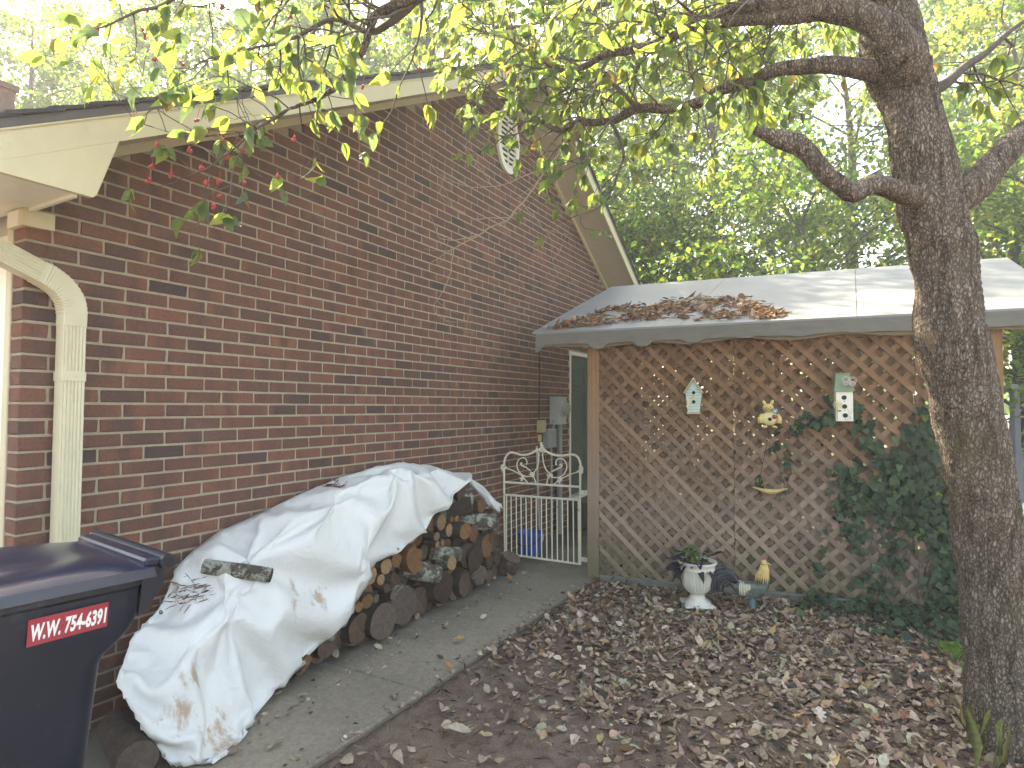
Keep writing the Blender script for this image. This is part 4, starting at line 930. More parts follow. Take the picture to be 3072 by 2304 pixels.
# ================================================================== TARP
def tarp_material():
    mt, nt, bs = newmat('white_tarp'); co = coord(nt, 'World'); out = nt.nodes['Material Output']
    base = ramp(nt, tex_noise(nt, co, 2.2, 5, .6), [(.3, (.74,.74,.71)), (.7, (.84,.84,.82))]).outputs[0]
    # rusty stains: a few blotches with streaky edges
    m = None
    for (c_, r) in (((.60,.36,.20), .16), ((.54,.44,.30), .13), ((.47,1.06,.52), .10), ((.47,.98,.42), .12), ((.46,1.18,.42), .13), ((.66,.50,.06), .2)):
        v = nd(nt, 'ShaderNodeVectorMath', operation='DISTANCE'); nt.links.new(co, v.inputs[0]); v.inputs[1].default_value = c_
        q = mth(nt, 'SUBTRACT', 1.0, mth(nt, 'DIVIDE', v.outputs['Value'], r)); q = mth(nt, 'MAXIMUM', q, 0.0); m = q if m is None else mth(nt, 'MAXIMUM', m, q)
    st = coord(nt, 'World', (9,9,3)); nz = tex_noise(nt, st, 2.2, 9, .72, .15)
    f_ = ramp(nt, mth(nt, 'ADD', mth(nt, 'MULTIPLY', m, .30), nz), [(.66, (0,0,0)), (.80, (1,1,1))]).outputs[0]
    col = mix(nt, base, (.42,.23,.09), mth(nt, 'MULTIPLY', f_, mth(nt, 'MINIMUM', mth(nt, 'MULTIPLY', m, 1.8), .7)))
    col = mix(nt, col, (.50,.44,.30), ramp(nt, tex_noise(nt, co, 5, 8, .75), [(.60, (0,0,0)), (.80, (.5,.5,.5))]).outputs[0])
    sp = ramp(nt, tex_noise(nt, co, 85, 3, .6), [(.735, (0,0,0)), (.76, (1,1,1))]).outputs[0]; col = mix(nt, col, (.14,.11,.08), mth(nt, 'MULTIPLY', sp, .5))
    nt.links.new(col, bs.inputs['Base Color']); setin(bs, Roughness=.33); bs.inputs['Specular IOR Level'].default_value = .5
    wv = tex_noise(nt, co, 420, 2, .5); cr = tex_noise(nt, co, 20, 6, .7, 1.2); cz = mth(nt, 'ABSOLUTE', mth(nt, 'SUBTRACT', tex_noise(nt, coord(nt, 'World', (1,1,.6)), 9, 3, .5, .6), .5)); cz2 = mth(nt, 'ABSOLUTE', mth(nt, 'SUBTRACT', tex_noise(nt, coord(nt, 'World', (1,.7,1)), 23, 2, .5, .8), .5))
    hh = mth(nt, 'SUBTRACT', mth(nt, 'ADD', mth(nt, 'MULTIPLY', wv, .10), mth(nt, 'MULTIPLY', cr, .5)), mth(nt, 'ADD', mth(nt, 'MULTIPLY', cz, 2.6), mth(nt, 'MULTIPLY', cz2, 1.2))); bump(nt, bs, hh, .5, .010)
    tr = nd(nt, 'ShaderNodeBsdfTranslucent'); nt.links.new(col, tr.inputs[0]); mx = nd(nt, 'ShaderNodeMixShader'); mx.inputs[0].default_value = .18
    nt.links.new(bs.outputs[0], mx.inputs[1]); nt.links.new(tr.outputs[0], mx.inputs[2]); nt.links.new(mx.outputs[0], out.inputs[0]); return mt
M_TARP = tarp_material()
COLS = [
 [(.05,.66,.64),(.11,.55,.49),(.20,.36,.41),(.38,.21,.33),(.52,.24,.17),(.585,.32,.012)],
 [(.05,.74,.70),(.18,.65,.64),(.32,.50,.46),(.46,.37,.33),(.60,.37,.15),(.70,.385,.010)],
 [(.05,.88,.77),(.20,.80,.75),(.36,.66,.53),(.47,.57,.38),(.57,.57,.19),(.70,.50,.010)],
 [(.05,1.10,.82),(.22,1.02,.83),(.38,.88,.62),(.46,.82,.43),(.52,.77,.21),(.57,.70,.02)],
 [(.05,1.40,.90),(.25,1.30,.91),(.41,1.12,.71),(.475,1.06,.49),(.475,1.03,.27),(.455,1.05,.09)],
 [(.05,1.75,.97),(.25,1.62,.975),(.42,1.38,.81),(.485,1.32,.60),(.475,1.33,.39),(.455,1.37,.215)],
 [(.05,2.10,1.01),(.25,1.96,1.03),(.42,1.66,.91),(.49,1.56,.75),(.48,1.53,.56),(.46,1.565,.40)],
 [(.05,2.30,1.02),(.25,2.16,1.03),(.40,1.87,.96),(.475,1.76,.84),(.475,1.68,.67),(.45,1.66,.505)],
 [(.05,2.50,1.00),(.22,2.40,1.02),(.36,2.20,.95),(.44,2.08,.84),(.455,2.00,.69),(.445,1.90,.53)],
 [(.05,2.75,.95),(.20,2.68,.98),(.33,2.50,.93),(.42,2.35,.83),(.45,2.25,.74),(.44,2.18,.63)],
 [(.05,3.00,.88),(.18,2.95,.91),(.30,2.80,.905),(.40,2.62,.88),(.43,2.52,.855),(.43,2.46,.81)],
 [(.05,3.26,.81),(.14,3.18,.85),(.22,3.04,.875),(.32,2.90,.895),(.40,2.78,.90),(.42,2.74,.90)]]
def drape(cols, NI, NJ, slack, bend, inset, bearings, frames):
    """let a slightly oversized sheet settle over the pile with a cloth simulation in a scratch scene; returns the settled grid of points"""
    import bmesh
    def res(P, n_): d = np.concatenate([[0], np.cumsum(np.linalg.norm(np.diff(P, axis=0), axis=1))]); t = np.linspace(0, d[-1], n_); return np.array([np.interp(t, d, P[:, k]) for k in range(3)]).T
    B = np.array([res(np.array(c_), NJ) for c_ in cols]); ti = np.linspace(0, len(cols)-1, NI)
    T = np.stack([np.stack([np.interp(ti, np.arange(len(cols)), B[:, j, k]) for j in range(NJ)], 1) for k in range(3)], 2)
    for _ in range(3): T[1:-1, 1:-1] = (T[1:-1, 1:-1]*2+T[:-2, 1:-1]+T[2:, 1:-1]+T[1:-1, :-2]+T[1:-1, 2:])/6
    N = np.cross(np.gradient(T, axis=0), np.gradient(T, axis=1)); N /= np.linalg.norm(N, axis=2)[:, :, None]
    if N[NI//2, NJ//2][0] < 0: N = -N
    sc_ = bpy.data.scenes.new('scratch'); made = []
    def add(name, me): o = bpy.data.objects.new(name, me); sc_.collection.objects.link(o); made.append(o); return o
    def gridm(name, G): me = bpy.data.meshes.new(name); a, b, _ = G.shape; me.from_pydata(G.reshape(-1, 3).tolist(), [], [(i*b+j, (i+1)*b+j, (i+1)*b+j+1, i*b+j+1) for i in range(a-1) for j in range(b-1)]); return me
    pile = add('pile', gridm('pile', T-N*inset)); bm = bmesh.new(); uv = np.array([[px(q)[:2] for q in row] for row in T])
    for (x, y, r, pro) in bearings:
        d = np.hypot(uv[:, :, 0]-(480+.611*x), uv[:, :, 1]-(1290+.611*y)); a, b = np.unravel_index(d.argmin(), d.shape)
        bmesh.ops.create_icosphere(bm, subdivisions=2, radius=r, matrix=Matrix.Translation(Vector(T[a, b]-N[a, b]*(r-pro))))
    me = bpy.data.meshes.new('bearing'); bm.to_mesh(me); bm.free(); bear = add('bearing', me)
    me = bpy.data.meshes.new('floor'); me.from_pydata([(-1,-1,0),(3,-1,0),(3,5,0),(-1,5,0)], [], [(0,1,2,3)]); floor_ = add('floor', me)
    for o in (pile, bear, floor_):
        o.modifiers.new('hit', 'COLLISION'); o.collision.thickness_outer = .006; o.collision.cloth_friction = 20; o.collision.use_culling = False
    sheet = add('sheet', gridm('sheet', T+N*.004)); vg = sheet.vertex_groups.new(name='pin')
    for i in range(NI):
        for j in range(NJ):
            w = 1 if j == 0 else .95 if i == NI-1 else .9 if i == 0 else .45 if j == NJ-1 else 0
            if w: vg.add([i*NJ+j], w, 'REPLACE')
    cm = sheet.modifiers.new('cloth', 'CLOTH'); s_ = cm.settings
    s_.quality = 8; s_.mass = .25; s_.tension_stiffness = 40; s_.compression_stiffness = 40; s_.shear_stiffness = 20; s_.bending_model = 'ANGULAR'; s_.bending_stiffness = bend
    s_.tension_damping = 10; s_.compression_damping = 10; s_.shear_damping = 10; s_.bending_damping = 1; s_.air_damping = 2; s_.vertex_group_mass = 'pin'; s_.shrink_min = -slack
    cm.collision_settings.distance_min = .004; cm.collision_settings.collision_quality = 2; cm.point_cache.frame_end = frames+2; sc_.frame_start = 1; sc_.frame_end = frames+2
    for f_ in range(1, frames+1): sc_.frame_set(f_)
    dg_ = sc_.view_layers[0].depsgraph; ev = sheet.evaluated_get(dg_).to_mesh(); P = np.zeros(NI*NJ*3, np.float32); ev.vertices.foreach_get('co', P)
    for o in made: bpy.data.objects.remove(o)
    bpy.data.scenes.remove(sc_); return P.reshape(NI, NJ, 3).astype(float)
T_ = drape(COLS, 110, 46, .12, 6.0, .06, ((905,345,.08,.04),(400,735,.08,.055),(1150,230,.08,.035),(640,440,.09,.02),(985,640,.08,.03),(370,900,.07,.02),(560,1000,.06,.01),(560,560,.07,.012),(260,600,.06,.015),(1300,230,.06,.015),(780,560,.09,.012),(200,1000,.08,.02)), 65)
ni, nj, _ = T_.shape
du = np.gradient(T_, axis=0); dv = np.gradient(T_, axis=1); Nn = np.cross(du, dv); Nn /= np.linalg.norm(Nn, axis=2)[:, :, None]+1e-9
if Nn[60, 20][0] < 0: Nn = -Nn
T_UV = np.array([[px(T_[i, j])[:2] for j in range(nj)] for i in range(ni)])
def tarp_at(u, v): d_ = np.hypot(T_UV[:, :, 0]-u, T_UV[:, :, 1]-v); return np.unravel_index(d_.argmin(), d_.shape)
mb = MB(); mb.grid(T_); tarp = mb.build('tarp', M_TARP, None, True, origin=(.3, 1.4, 0), recalc=False); tag(tarp, 'stained white tarp draped over the wood pile along the wall', 'tarp')
md = tarp.modifiers.new('sub', 'SUBSURF'); md.levels = 1; md.render_levels = 1
md = tarp.modifiers.new('thick', 'SOLIDIFY'); md.thickness = .0025; md.offset = 0
# hem band along the left and lower edges
def hem(path, inner, name='hem'):
    P = np.array(path); Q = np.array(inner); n1 = P.copy(); mb_ = MB(); k = len(P); m_ = P*.0
    up_ = np.cross(np.gradient(P, axis=0), Q-P); up_ /= np.linalg.norm(up_, axis=1)[:, None]+1e-9
    sg = np.where(up_@np.array([1,-.5,.5]) < 0, -1, 1)[:, None]; up_ = up_*sg
    mb_.add(np.concatenate([P-up_*.002, P+up_*.005, Q+up_*.004]), [(i, i+1, k+i+1, k+i) for i in range(k-1)]+[(k+i, k+i+1, 2*k+i+1, 2*k+i) for i in range(k-1)]); return mb_.build(name, M_TARP, tarp, True, recalc=False)
hem(T_[:, -1], T_[:, -2]); hem(T_[0, :], T_[1, :]); hem(T_[:34, 0], T_[:34, 2])
M_BRASS = mk('dull_brass', (.10,.09,.06), (.17,.15,.10), 20, .4, 0, metal=.8)
for (i, j) in ((tarp_at(904, 1970)[0], nj-2), (1, 10), (tarp_at(1190, 1640)[0], nj-2), (ni-2, 26)):
    c_ = T_[i, j]; n_ = Nn[i, j]; e1 = np.cross(n_, [0,0,1.0]); e1 /= np.linalg.norm(e1); e2 = np.cross(n_, e1); mb = MB()
    for r0, r1, h in ((.004, .010, .0065),): 
        th = np.arange(14)*2*math.pi/14; mb.add(np.concatenate([c_+n_*h+(np.cos(th)*r)[:,None]*e1+(np.sin(th)*r)[:,None]*e2 for r in (r0, r1)]+[c_+n_*.001+(np.cos(th)*r1*1.05)[:,None]*e1+(np.sin(th)*r1*1.05)[:,None]*e2]), [(s_*14+q, s_*14+(q+1)%14, (s_+1)*14+(q+1)%14, (s_+1)*14+q) for s_ in (0,1) for q in range(14)])
    mb.build('grommet', M_BRASS, tarp)
# flap of tarp hanging at the far end
fl = np.array([[(.06+.05*t+.30*s*(1-.3*t), 3.24+.10*s-.02*t+.02*math.sin(6*s), .80-.20*s-.05*t+.03*math.sin(9*t+4*s)) for t in np.linspace(0,1,8)] for s in np.linspace(0,1,14)])
mb = MB(); mb.grid(fl); fo_ = mb.build('tarp_flap', M_TARP, tarp, True, recalc=False); fo_.modifiers.new('t','SOLIDIFY').thickness = .003
# lichen log used as a weight
_i, _j = tarp_at(625, 1700); p0 = T_[_i, _j]+Nn[_i, _j]*.034; _i, _j = tarp_at(795, 1745); p1 = T_[_i, _j]+Nn[_i, _j]*.040
log(p1, p0-p1, np.linalg.norm(p1-p0), .036, 400, 1, 0, 'lichen crusted log lying on top of the white tarp')
# ================================================================== URN AND ROOSTER
M_URN = mk('aged_white_resin', (.56,.54,.47), (.66,.64,.57), 5, .6, .12, 70, .002, dirt=((.30,.27,.20), 7, .60, .2))
uc = onz(2092, 1812, .0)
urn = thing('urn_planter', 'white ribbed pedestal urn planter with purple and green plants', 'planter', (uc[0], uc[1], 0))
def ribs(r, z, th):
    if .095 < z < .232: return r*(1-.075*np.abs(np.cos(th*13))**10)
    if .232 <= z < .262: return r*(1-.05*np.abs(np.cos(th*13+(z-.232)*50))**10)
    return np.full_like(th, r)
pr_ = [(.0,.0),(.105,.0),(.108,.012),(.100,.018),(.075,.032),(.056,.055),(.050,.078),(.056,.088),(.062,.092),(.070,.097),(.088,.115),(.104,.145),(.113,.18),(.118,.215),(.120,.232),(.1225,.250),(.124,.262),(.128,.266),(.126,.272),(.127,.295),(.137,.305),(.141,.312),(.140,.320),(.131,.322),(.122,.312),(.118,.290),(0,.285)]
mb = MB(); mb.lathe(pr_, (uc[0], uc[1], -.005), 208, ribs, cap=False); mb.build('urn_body', M_URN, urn, 50)
mb = MB(); mb.box((uc[0], uc[1], .004), (.215, .215, .018), rotm(0,0,.45), bev=.006); mb.build('plinth', M_URN, urn)
mb = MB(); mb.lathe([(0,.296),(.117,.294)], (uc[0], uc[1], 0), 24, cap=False); mb.build('potting_soil', M_GROUND, urn, recalc=False)

# ---------------- fast leaf meshes
def fan_leaf(kind):
    if kind == 'ovate':       # midrib along x, folded
        v = [(0,0,0),(.22,0,0),(.5,0,0),(.78,0,0),(1.04,0,0),(.12,.17,1),(.38,.29,1),(.66,.24,1),(.86,.11,1),(.12,-.17,1),(.38,-.29,1),(.66,-.24,1),(.86,-.11,1)]
        f = [(0,1,5),(1,2,6,5),(2,3,7,6),(3,8,7),(3,4,8),(1,0,9),(2,1,9,10),(3,2,10,11),(3,11,12),(4,3,12)]
    elif kind == 'lance':
        v = [(0,0,0),(.35,0,0),(.7,0,0),(1,0,0),(.2,.085,1),(.5,.10,1),(.8,.06,1),(.2,-.085,1),(.5,-.10,1),(.8,-.06,1)]
        f = [(0,1,4),(1,2,5,4),(2,6,5),(2,3,6),(1,0,7),(2,1,7,8),(2,8,9),(3,2,9)]
    elif kind == 'quad':
        v = [(0,0,0),(.5,.32,1),(1,0,0),(.5,-.32,1)]; f = [(0,2,1),(0,3,2)]
    elif kind == 'ivy':
        o_ = [(0,0),(-.12,.28),(.10,.50),(.34,.36),(.62,.36),(.70,.16),(1.0,0),(.70,-.16),(.62,-.36),(.34,-.36),(.10,-.50),(-.12,-.28)]
        v = [(.3,0,0)]+[(a,b,.6 if abs(b) > .3 else .2) for a, b in o_]; f = [(0,i+1,(i+1)%12+1) for i in range(12)]
    elif kind == 'oak':
        o_ = [(0,0),(.12,.16),(.22,.10),(.36,.30),(.46,.14),(.62,.34),(.70,.14),(.86,.18),(1,0),(.86,-.18),(.70,-.14),(.62,-.34),(.46,-.14),(.36,-.30),(.22,-.10),(.12,-.16)]
        v = [(.45,0,0)]+[(a,b,.5+abs(b)) for a, b in o_]; f = [(0,i+1,(i+1)%16+1) for i in range(16)]
    return np.array(v, float), f
def leaf_mesh(name, kind, pos, X, Nrm, size, col, mat, fold=.25, curl=.3, wid=1.0):
    """many leaves as one mesh; X tip direction, Nrm approx. face normal, curl bends the tip down"""
    tv, tf = fan_leaf(kind); n = len(pos); k = len(tv)
    X = X/(np.linalg.norm(X, axis=1)[:,None]+1e-9); Y = np.cross(Nrm, X); Y /= np.linalg.norm(Y, axis=1)[:,None]+1e-9; Z = np.cross(X, Y)
    fold = np.broadcast_to(np.asarray(fold, float), (n,)); curl = np.broadcast_to(np.asarray(curl, float), (n,)); wid = np.broadcast_to(np.asarray(wid, float), (n,))
    lx = np.tile(tv[:,0], (n,1)); ly = tv[None,:,1]*wid[:,None]; lz = np.abs(tv[None,:,1])*fold[:,None]-curl[:,None]*lx**2
    wob = rng.normal(0, .045, (n,k))
    P = pos[:,None,:]+size[:,None,None]*(lx[:,:,None]*X[:,None,:]+ly[:,:,None]*Y[:,None,:]+(lz+wob)[:,:,None]*Z[:,None,:])
    me = bpy.data.meshes.new(name); me.vertices.add(n*k); me.vertices.foreach_set('co', P.astype(np.float32).ravel())
    sizes = np.array([len(q) for q in tf]); flat = np.concatenate([np.array(q) for q in tf])
    loops = (flat[None,:]+(np.arange(n)*k)[:,None]).ravel().astype(np.int32); tot = np.tile(sizes, n).astype(np.int32); start = np.concatenate([[0], np.cumsum(tot)[:-1]]).astype(np.int32)
    me.loops.add(len(loops)); me.loops.foreach_set('vertex_index', loops); me.polygons.add(len(tot)); me.polygons.foreach_set('loop_start', start); me.polygons.foreach_set('loop_total', tot)
    me.update(calc_edges=True)
    ca = me.color_attributes.new('Col', 'FLOAT_COLOR', 'POINT'); cc = np.concatenate([np.repeat(col, k, 0), np.ones((n*k,1))], 1); ca.data.foreach_set('color', cc.astype(np.float32).ravel())
    me.materials.append(mat); me.shade_smooth(); return me
def link(me, name, parent=None, loc=None):
    o = bpy.data.objects.new(name, me); C.objects.link(o)
    if parent is not None: o.parent = parent; ORG[o.name] = ORG[parent.name]
    if loc is not None: o.location = loc; ORG[o.name] = np.array(loc, float)
    return o
def pick(pal, w, n, jit=.18):
    pal = np.array(pal); w = np.array(w, float); idx = rng.choice(len(pal), n, p=w/w.sum()); return np.clip(pal[idx]*(1+rng.normal(0, jit, (n,1)))*(1+rng.normal(0, .05, (n,3))), .004, .9)
def unit(n): v = rng.normal(0, 1, (n,3)); return v/np.linalg.norm(v, axis=1)[:,None]
M_LEAF = leafmat('green_leaf', .66, .5, (1.15,1.15,.6)); M_LEAFBG = leafmat('woodland_leaf', .68, .5, (1.15,1.2,.65)); M_DRY = leafmat('dry_leaf', .08, .85, (1,.9,.7)); M_IVY = leafmat('ivy_leaf', .12, .42, (1,1.2,.6)); M_PURPLE = leafmat('purple_leaf', .1, .5, (1,.8,1))

# plants in the urn
u0 = np.array([uc[0], uc[1], .30]); cx_ = RT*np.array([1,1,0])
n = 40; ang = rng.uniform(0, 6.28, n); d = np.c_[np.cos(ang), np.sin(ang), rng.uniform(-.5, .9, n)]
# longer arms to the left as in the picture
d[:16] = -cx_*rng.uniform(.7,1.3,(16,1))+np.c_[rng.normal(0,.4,(16,2)), rng.uniform(-.9,.7,16)]
pos = u0+d*np.array([.10,.10,.05])*rng.uniform(.4,1.15,(n,1))
org = ORG[urn.name]
link(leaf_mesh('purple_foliage', 'lance', pos-org, d, np.tile([0,0,1.0], (n,1))+unit(n)*.4, rng.uniform(.09,.17,n), pick([(.030,.020,.042),(.048,.028,.060),(.022,.020,.028)],[3,2,3],n), M_PURPLE, .5, .35, 1.6), 'purple_foliage', urn)
n = 60; pos = u0+np.c_[rng.normal(0,.045,(n,2)), rng.uniform(.0,.11,n)]-cx_*.03
link(leaf_mesh('green_foliage', 'ovate', pos-org, unit(n)+np.array([0,0,.3]), np.tile([0,0,1.0], (n,1))+unit(n)*.7, rng.uniform(.022,.045,n), pick([(.10,.20,.045),(.06,.14,.04),(.16,.24,.06)],[2,2,1],n), M_LEAF, .2, .3, 1.5), 'green_foliage', urn)
mb = MB()
for i in range(14):
    a = random.uniform(0, 6.28); mb.tube(catmull([u0+np.array([math.cos(a),math.sin(a),0])*.02, u0+np.array([math.cos(a)*.05,math.sin(a)*.05,.05]), u0+np.array([math.cos(a)*.09,math.sin(a)*.09,random.uniform(.0,.09)])], 4), .0022, 5)
mb.build('stems', M_PURPLE if False else M_SAGE, urn)
# rooster ---------------------------------------------------------------
M_RBODY = mk('slate_green_glaze', (.025,.040,.036), (.11,.13,.105), 45, .4, .4, 60, .004, stretch=(1,1,1)); M_RTAIL = mk('black_enamel', (.012,.014,.020), (.03,.034,.045), 30, .3, .2, 60, .002); M_RYEL = mk('rooster_yellow', (.50,.33,.09), (.66,.50,.20), 30, .5, .2, 60, .002); M_RCREAM = mk('rooster_cream', (.42,.42,.28), (.58,.57,.42), 30, .5, .2, 60, .002); M_RBLUE = mk('rooster_blue', (.05,.12,.17), (.16,.26,.30), 40, .4, .2, 60, .002)
rc = onz(2256, 1823, .0); e1 = RT*np.array([1,1,0]); e1 /= np.linalg.norm(e1); e2 = np.array([e1[1], -e1[0], 0])
def Q3(i, z, f=0.0): return np.array([rc[0], rc[1], 0])+e1*i+e2*f+np.array([0,0,z])
ro = thing('rooster_statue', 'small painted rooster ornament with yellow neck and black tail beside the urn', 'statue', (rc[0], rc[1], 0))
mb = MB(); mb.tube(catmull([Q3(-.15,.165), Q3(-.12,.155), Q3(-.06,.135), Q3(.01,.125), Q3(.06,.14), Q3(.088,.18), Q3(.092,.23), Q3(.090,.28), Q3(.090,.312), Q3(.098,.328), Q3(.118,.330)], 5), np.interp(np.arange(51), [0,5,10,15,20,25,30,35,40,45,50], [.012,.036,.056,.060,.052,.040,.030,.023,.022,.019,.004]), 20); rb_ = mb.build('body', M_RBODY, ro, True)
mb = MB(); mb.ell(Q3(.090,.318), (.024,.022,.028)); mb.build('head', M_RYEL, ro, True)
mb = MB(); mb.tube([Q3(.108,.318), Q3(.128,.312), Q3(.142,.304)], [.009,.006,.001], 8); mb.build('beak', M_RYEL, ro, True)
mb = MB(); [mb.ell(Q3(.083+.012*k,.345+.004*(k==1)), (.006,.004,.010), None, 8, 6) for k in range(3)]; mb.ell(Q3(.106,.292), (.007,.005,.014), None, 8, 6); mb.build('comb_and_wattle', M_REDP, ro, True)
mb = MB(); mb.ell(Q3(.100,.325,.019), (.004,.003,.004), None, 8, 6); mb.build('eye', M_DARK, ro, True)
for k in range(18):
    a = k/18*2*math.pi; o1 = (math.cos(a)*.020, math.sin(a)*.020); o2 = (math.cos(a)*.046-.012, math.sin(a)*.044)
    mb = MB(); mb.tube([Q3(.089+o1[0],.310,o1[1]), Q3(.088+o1[0]*1.5,.27,o1[1]*1.5), Q3(.086+o2[0]*.9,.225,o2[1]*.9), Q3(.084+o2[0]*1.05,.190-.012*(k%2),o2[1]*1.08)], [.006,.010,.011,.002], 7, flat=.6); mb.build('neck_feather', M_RYEL, ro, True)
for s in (-1, 1):
    for k in range(5):
        mb = MB(); mb.tube(catmull([Q3(.055-.008*k,.150-.012*k,s*.050), Q3(.0-.01*k,.148-.014*k,s*.064), Q3(-.07-.006*k,.125-.014*k,s*.056)], 4), [.008]*3+[.013]*3+[.010,.006,.003], 7, flat=.5); mb.build('wing_feather', M_RBODY, ro, True)
    for k in range(7):
        mb = MB(); mb.tube(catmull([Q3(-.085+.010*k,.190-.002*k,s*.012), Q3(-.105+.012*k,.165,s*.047), Q3(-.110+.010*k,.105-.003*k,s*.060)], 4), [.003]*3+[.0045]*3+[.004,.003,.001], 6); mb.build('saddle_feather', M_RCREAM, ro, True)
for k in range(9):
    f_ = random.uniform(-.03,.03); R_ = .105-.009*k; cx0, cz0 = -.205+.004*k, .150-.003*k
    pts_ = [Q3(cx0+R_*math.cos(t), cz0+R_*1.28*math.sin(t), f_) for t in np.linspace(.25, 3.55, 16)]
    mb = MB(); mb.tube(pts_, np.concatenate([np.linspace(.008,.015,8), np.linspace(.015,.004,8)]), 7, flat=.5); mb.build('tail_feather', M_RTAIL, ro, True)
mb = MB(); mb.tube([Q3(-.005,.09), Q3(-.002,.055), Q3(.0,.02), Q3(.002,-.01)], [.034,.024,.020,.024], 12); mb.build('pedestal_legs', M_RBLUE, ro, True)

# ================================================================== RAILING AND WHITE POLE IN THE YARD
M_GREYW = wood('blue_grey_board', (.17,.19,.21), (.25,.27,.29), None, (30,30,2), 'World')
dR = 8.2
p_t, p_b = at(3046, 1166, dR), at(3049, 1512, dR)
rl_ = thing('deck_railing', 'weathered blue grey railing post and rails at the right edge of the yard', 'railing', (p_b[0], p_b[1], p_b[2]))
RR = np.array([[_cy,_sy,0],[-_sy,_cy,0],[0,0,1.0]]).T
mb = MB(); mb.box((p_t+p_b)/2, (.085,.085,p_t[2]-p_b[2]), RR, bev=.006); mb.build('post', M_GREYW, rl_)
mb = MB(); mb.box(p_t+np.array([_cy,_sy,0])*.45+np.array([0,0,.03]), (1.1,.12,.06), RR, bev=.006); mb.build('cap_rail', M_GREYW, rl_)
for k in range(6): mb = MB(); mb.box((p_t*(1-(k+.7)/7)+p_b*((k+.7)/7))+np.array([_cy,_sy,0])*.5+np.array([0,.05,0]), (1.0,.02,.025), RR); mb.build('rail', M_RAWWOOD, rl_)
wp = onz(3040, 1546, .0); mb = MB(); mb.tube([wp+np.array([-.02,0,.085]), wp+np.array([1.2,.5,.085])], .085, 14); tag(mb.build('white_pole', M_CRWHITE, None, 40), 'white painted pole lying on the ground below the grey railing', 'pole')
ft = onz(2985, 1390, .0); fp = at(3018, 1355, 8.6); mb = MB(); mb.lathe([(.0,0),(.07,0),(.09,.14),(.098,.15),(.098,.165),(.085,.165),(.0,.15)], (fp[0], fp[1], fp[2]), 20); tag(mb.build('white_pot', M_CRWHITE, None, 40), 'small white flower pot seen between the tree trunk and grey railing', 'pot')
mb = MB(); mb.box((fp[0], fp[1], fp[2]/2-.003), (.4,.3,fp[2]-.006)); mb.box((fp[0], fp[1], fp[2]-.02), (.46,.36,.034)); tag(mb.build('plant_stand', M_GREYW, None), 'dark plant stand holding the white pot behind the trunk', 'stand')

# ================================================================== WOODLAND TREES
M_TRUNKBG = mk('woodland_bark', (.028,.024,.020), (.060,.050,.041), 6, .95, .5, 30, .02, stretch=(3,3,.6))
PAL_G = [(.095,.175,.050),(.140,.230,.062),(.200,.280,.075),(.260,.310,.080),(.30,.25,.07),(.070,.130,.050)]
def tree_meshes(H, R_, seed, nleaf, low, sz, pw):
    r_ = random.Random(seed); mbt = MB(); lean = np.array([r_.uniform(-.05,.05), r_.uniform(-.05,.05), 0]); pts_ = [np.array([0,0,-.15])]
    for i in range(1, 9): pts_.append(np.array([0,0,H*.92*i/8])+lean*H*i/8+np.array([r_.uniform(-.12,.12), r_.uniform(-.12,.12), 0])*i/4)
    rad = np.linspace(.018*H, .02, 9); rad[0] *= 1.3; mbt.tube(catmull(pts_, 3), np.interp(np.linspace(0,8,25), np.arange(9), rad), 9)
    cl = []
    for i in range(26):
        t = low+(1-low)*(i+.5)/26; p = np.array([np.interp(t*8, np.arange(9), [q[k] for q in pts_]) for k in range(3)]); a = i*2.4+r_.uniform(-.4,.4); L = R_*(1.05-.65*abs(t-.45)**1.1)*r_.uniform(.6,1.1)
        e = p+np.array([math.cos(a)*L, math.sin(a)*L, L*r_.uniform(.1,.55)]); mid = (p+e)/2+np.array([0,0,.12*L]); mbt.tube(catmull([p, mid, e], 4), np.linspace(.006*H*(1.1-t), .012, 9), 6)
        for q in (.45,.7,.9,1.05):
            cl.append((p+(e-p)*q+np.array([r_.gauss(0,.35), r_.gauss(0,.35), r_.gauss(.1,.3)]), r_.uniform(.45,.95)))
    cl = [(c_, s_) for c_, s_ in cl]; per = nleaf//len(cl); P = []; 
    for c_, s_ in cl:
        v = unit(per)*(rng.uniform(0,1,(per,1))**.45)*s_; v[:,2] *= .6; P.append(v+c_)
    P = np.concatenate(P); n_ = len(P); Nv = np.tile([0,0,1.0],(n_,1))+unit(n_)*.8
    me = leaf_mesh('crown', 'quad', P, unit(n_)+np.array([0,0,-.25]), Nv, rng.uniform(.7,1.3,n_)*sz, pick(PAL_G, pw, n_, .22), M_LEAFBG, .15, .2, 1.25)
    v = np.concatenate(mbt.v); mt_e = bpy.data.meshes.new('trunk'); mt_e.from_pydata(v.tolist(), [], mbt.f); mt_e.shade_smooth(); mt_e.materials.append(M_TRUNKBG); return mt_e, me
VAR = [tree_meshes(13, 3.6, 1, 15000, .24, .135, [3,4,4,3,1,2]), tree_meshes(15, 4.0, 2, 14000, .30, .140, [4,4,3,1.5,.6,3]), tree_meshes(11, 3.4, 3, 12000, .16, .125, [2,3,4,5,1.6,1]), tree_meshes(6.0, 2.6, 4, 11000, .06, .10, [4,4,3,2,.4,3])]
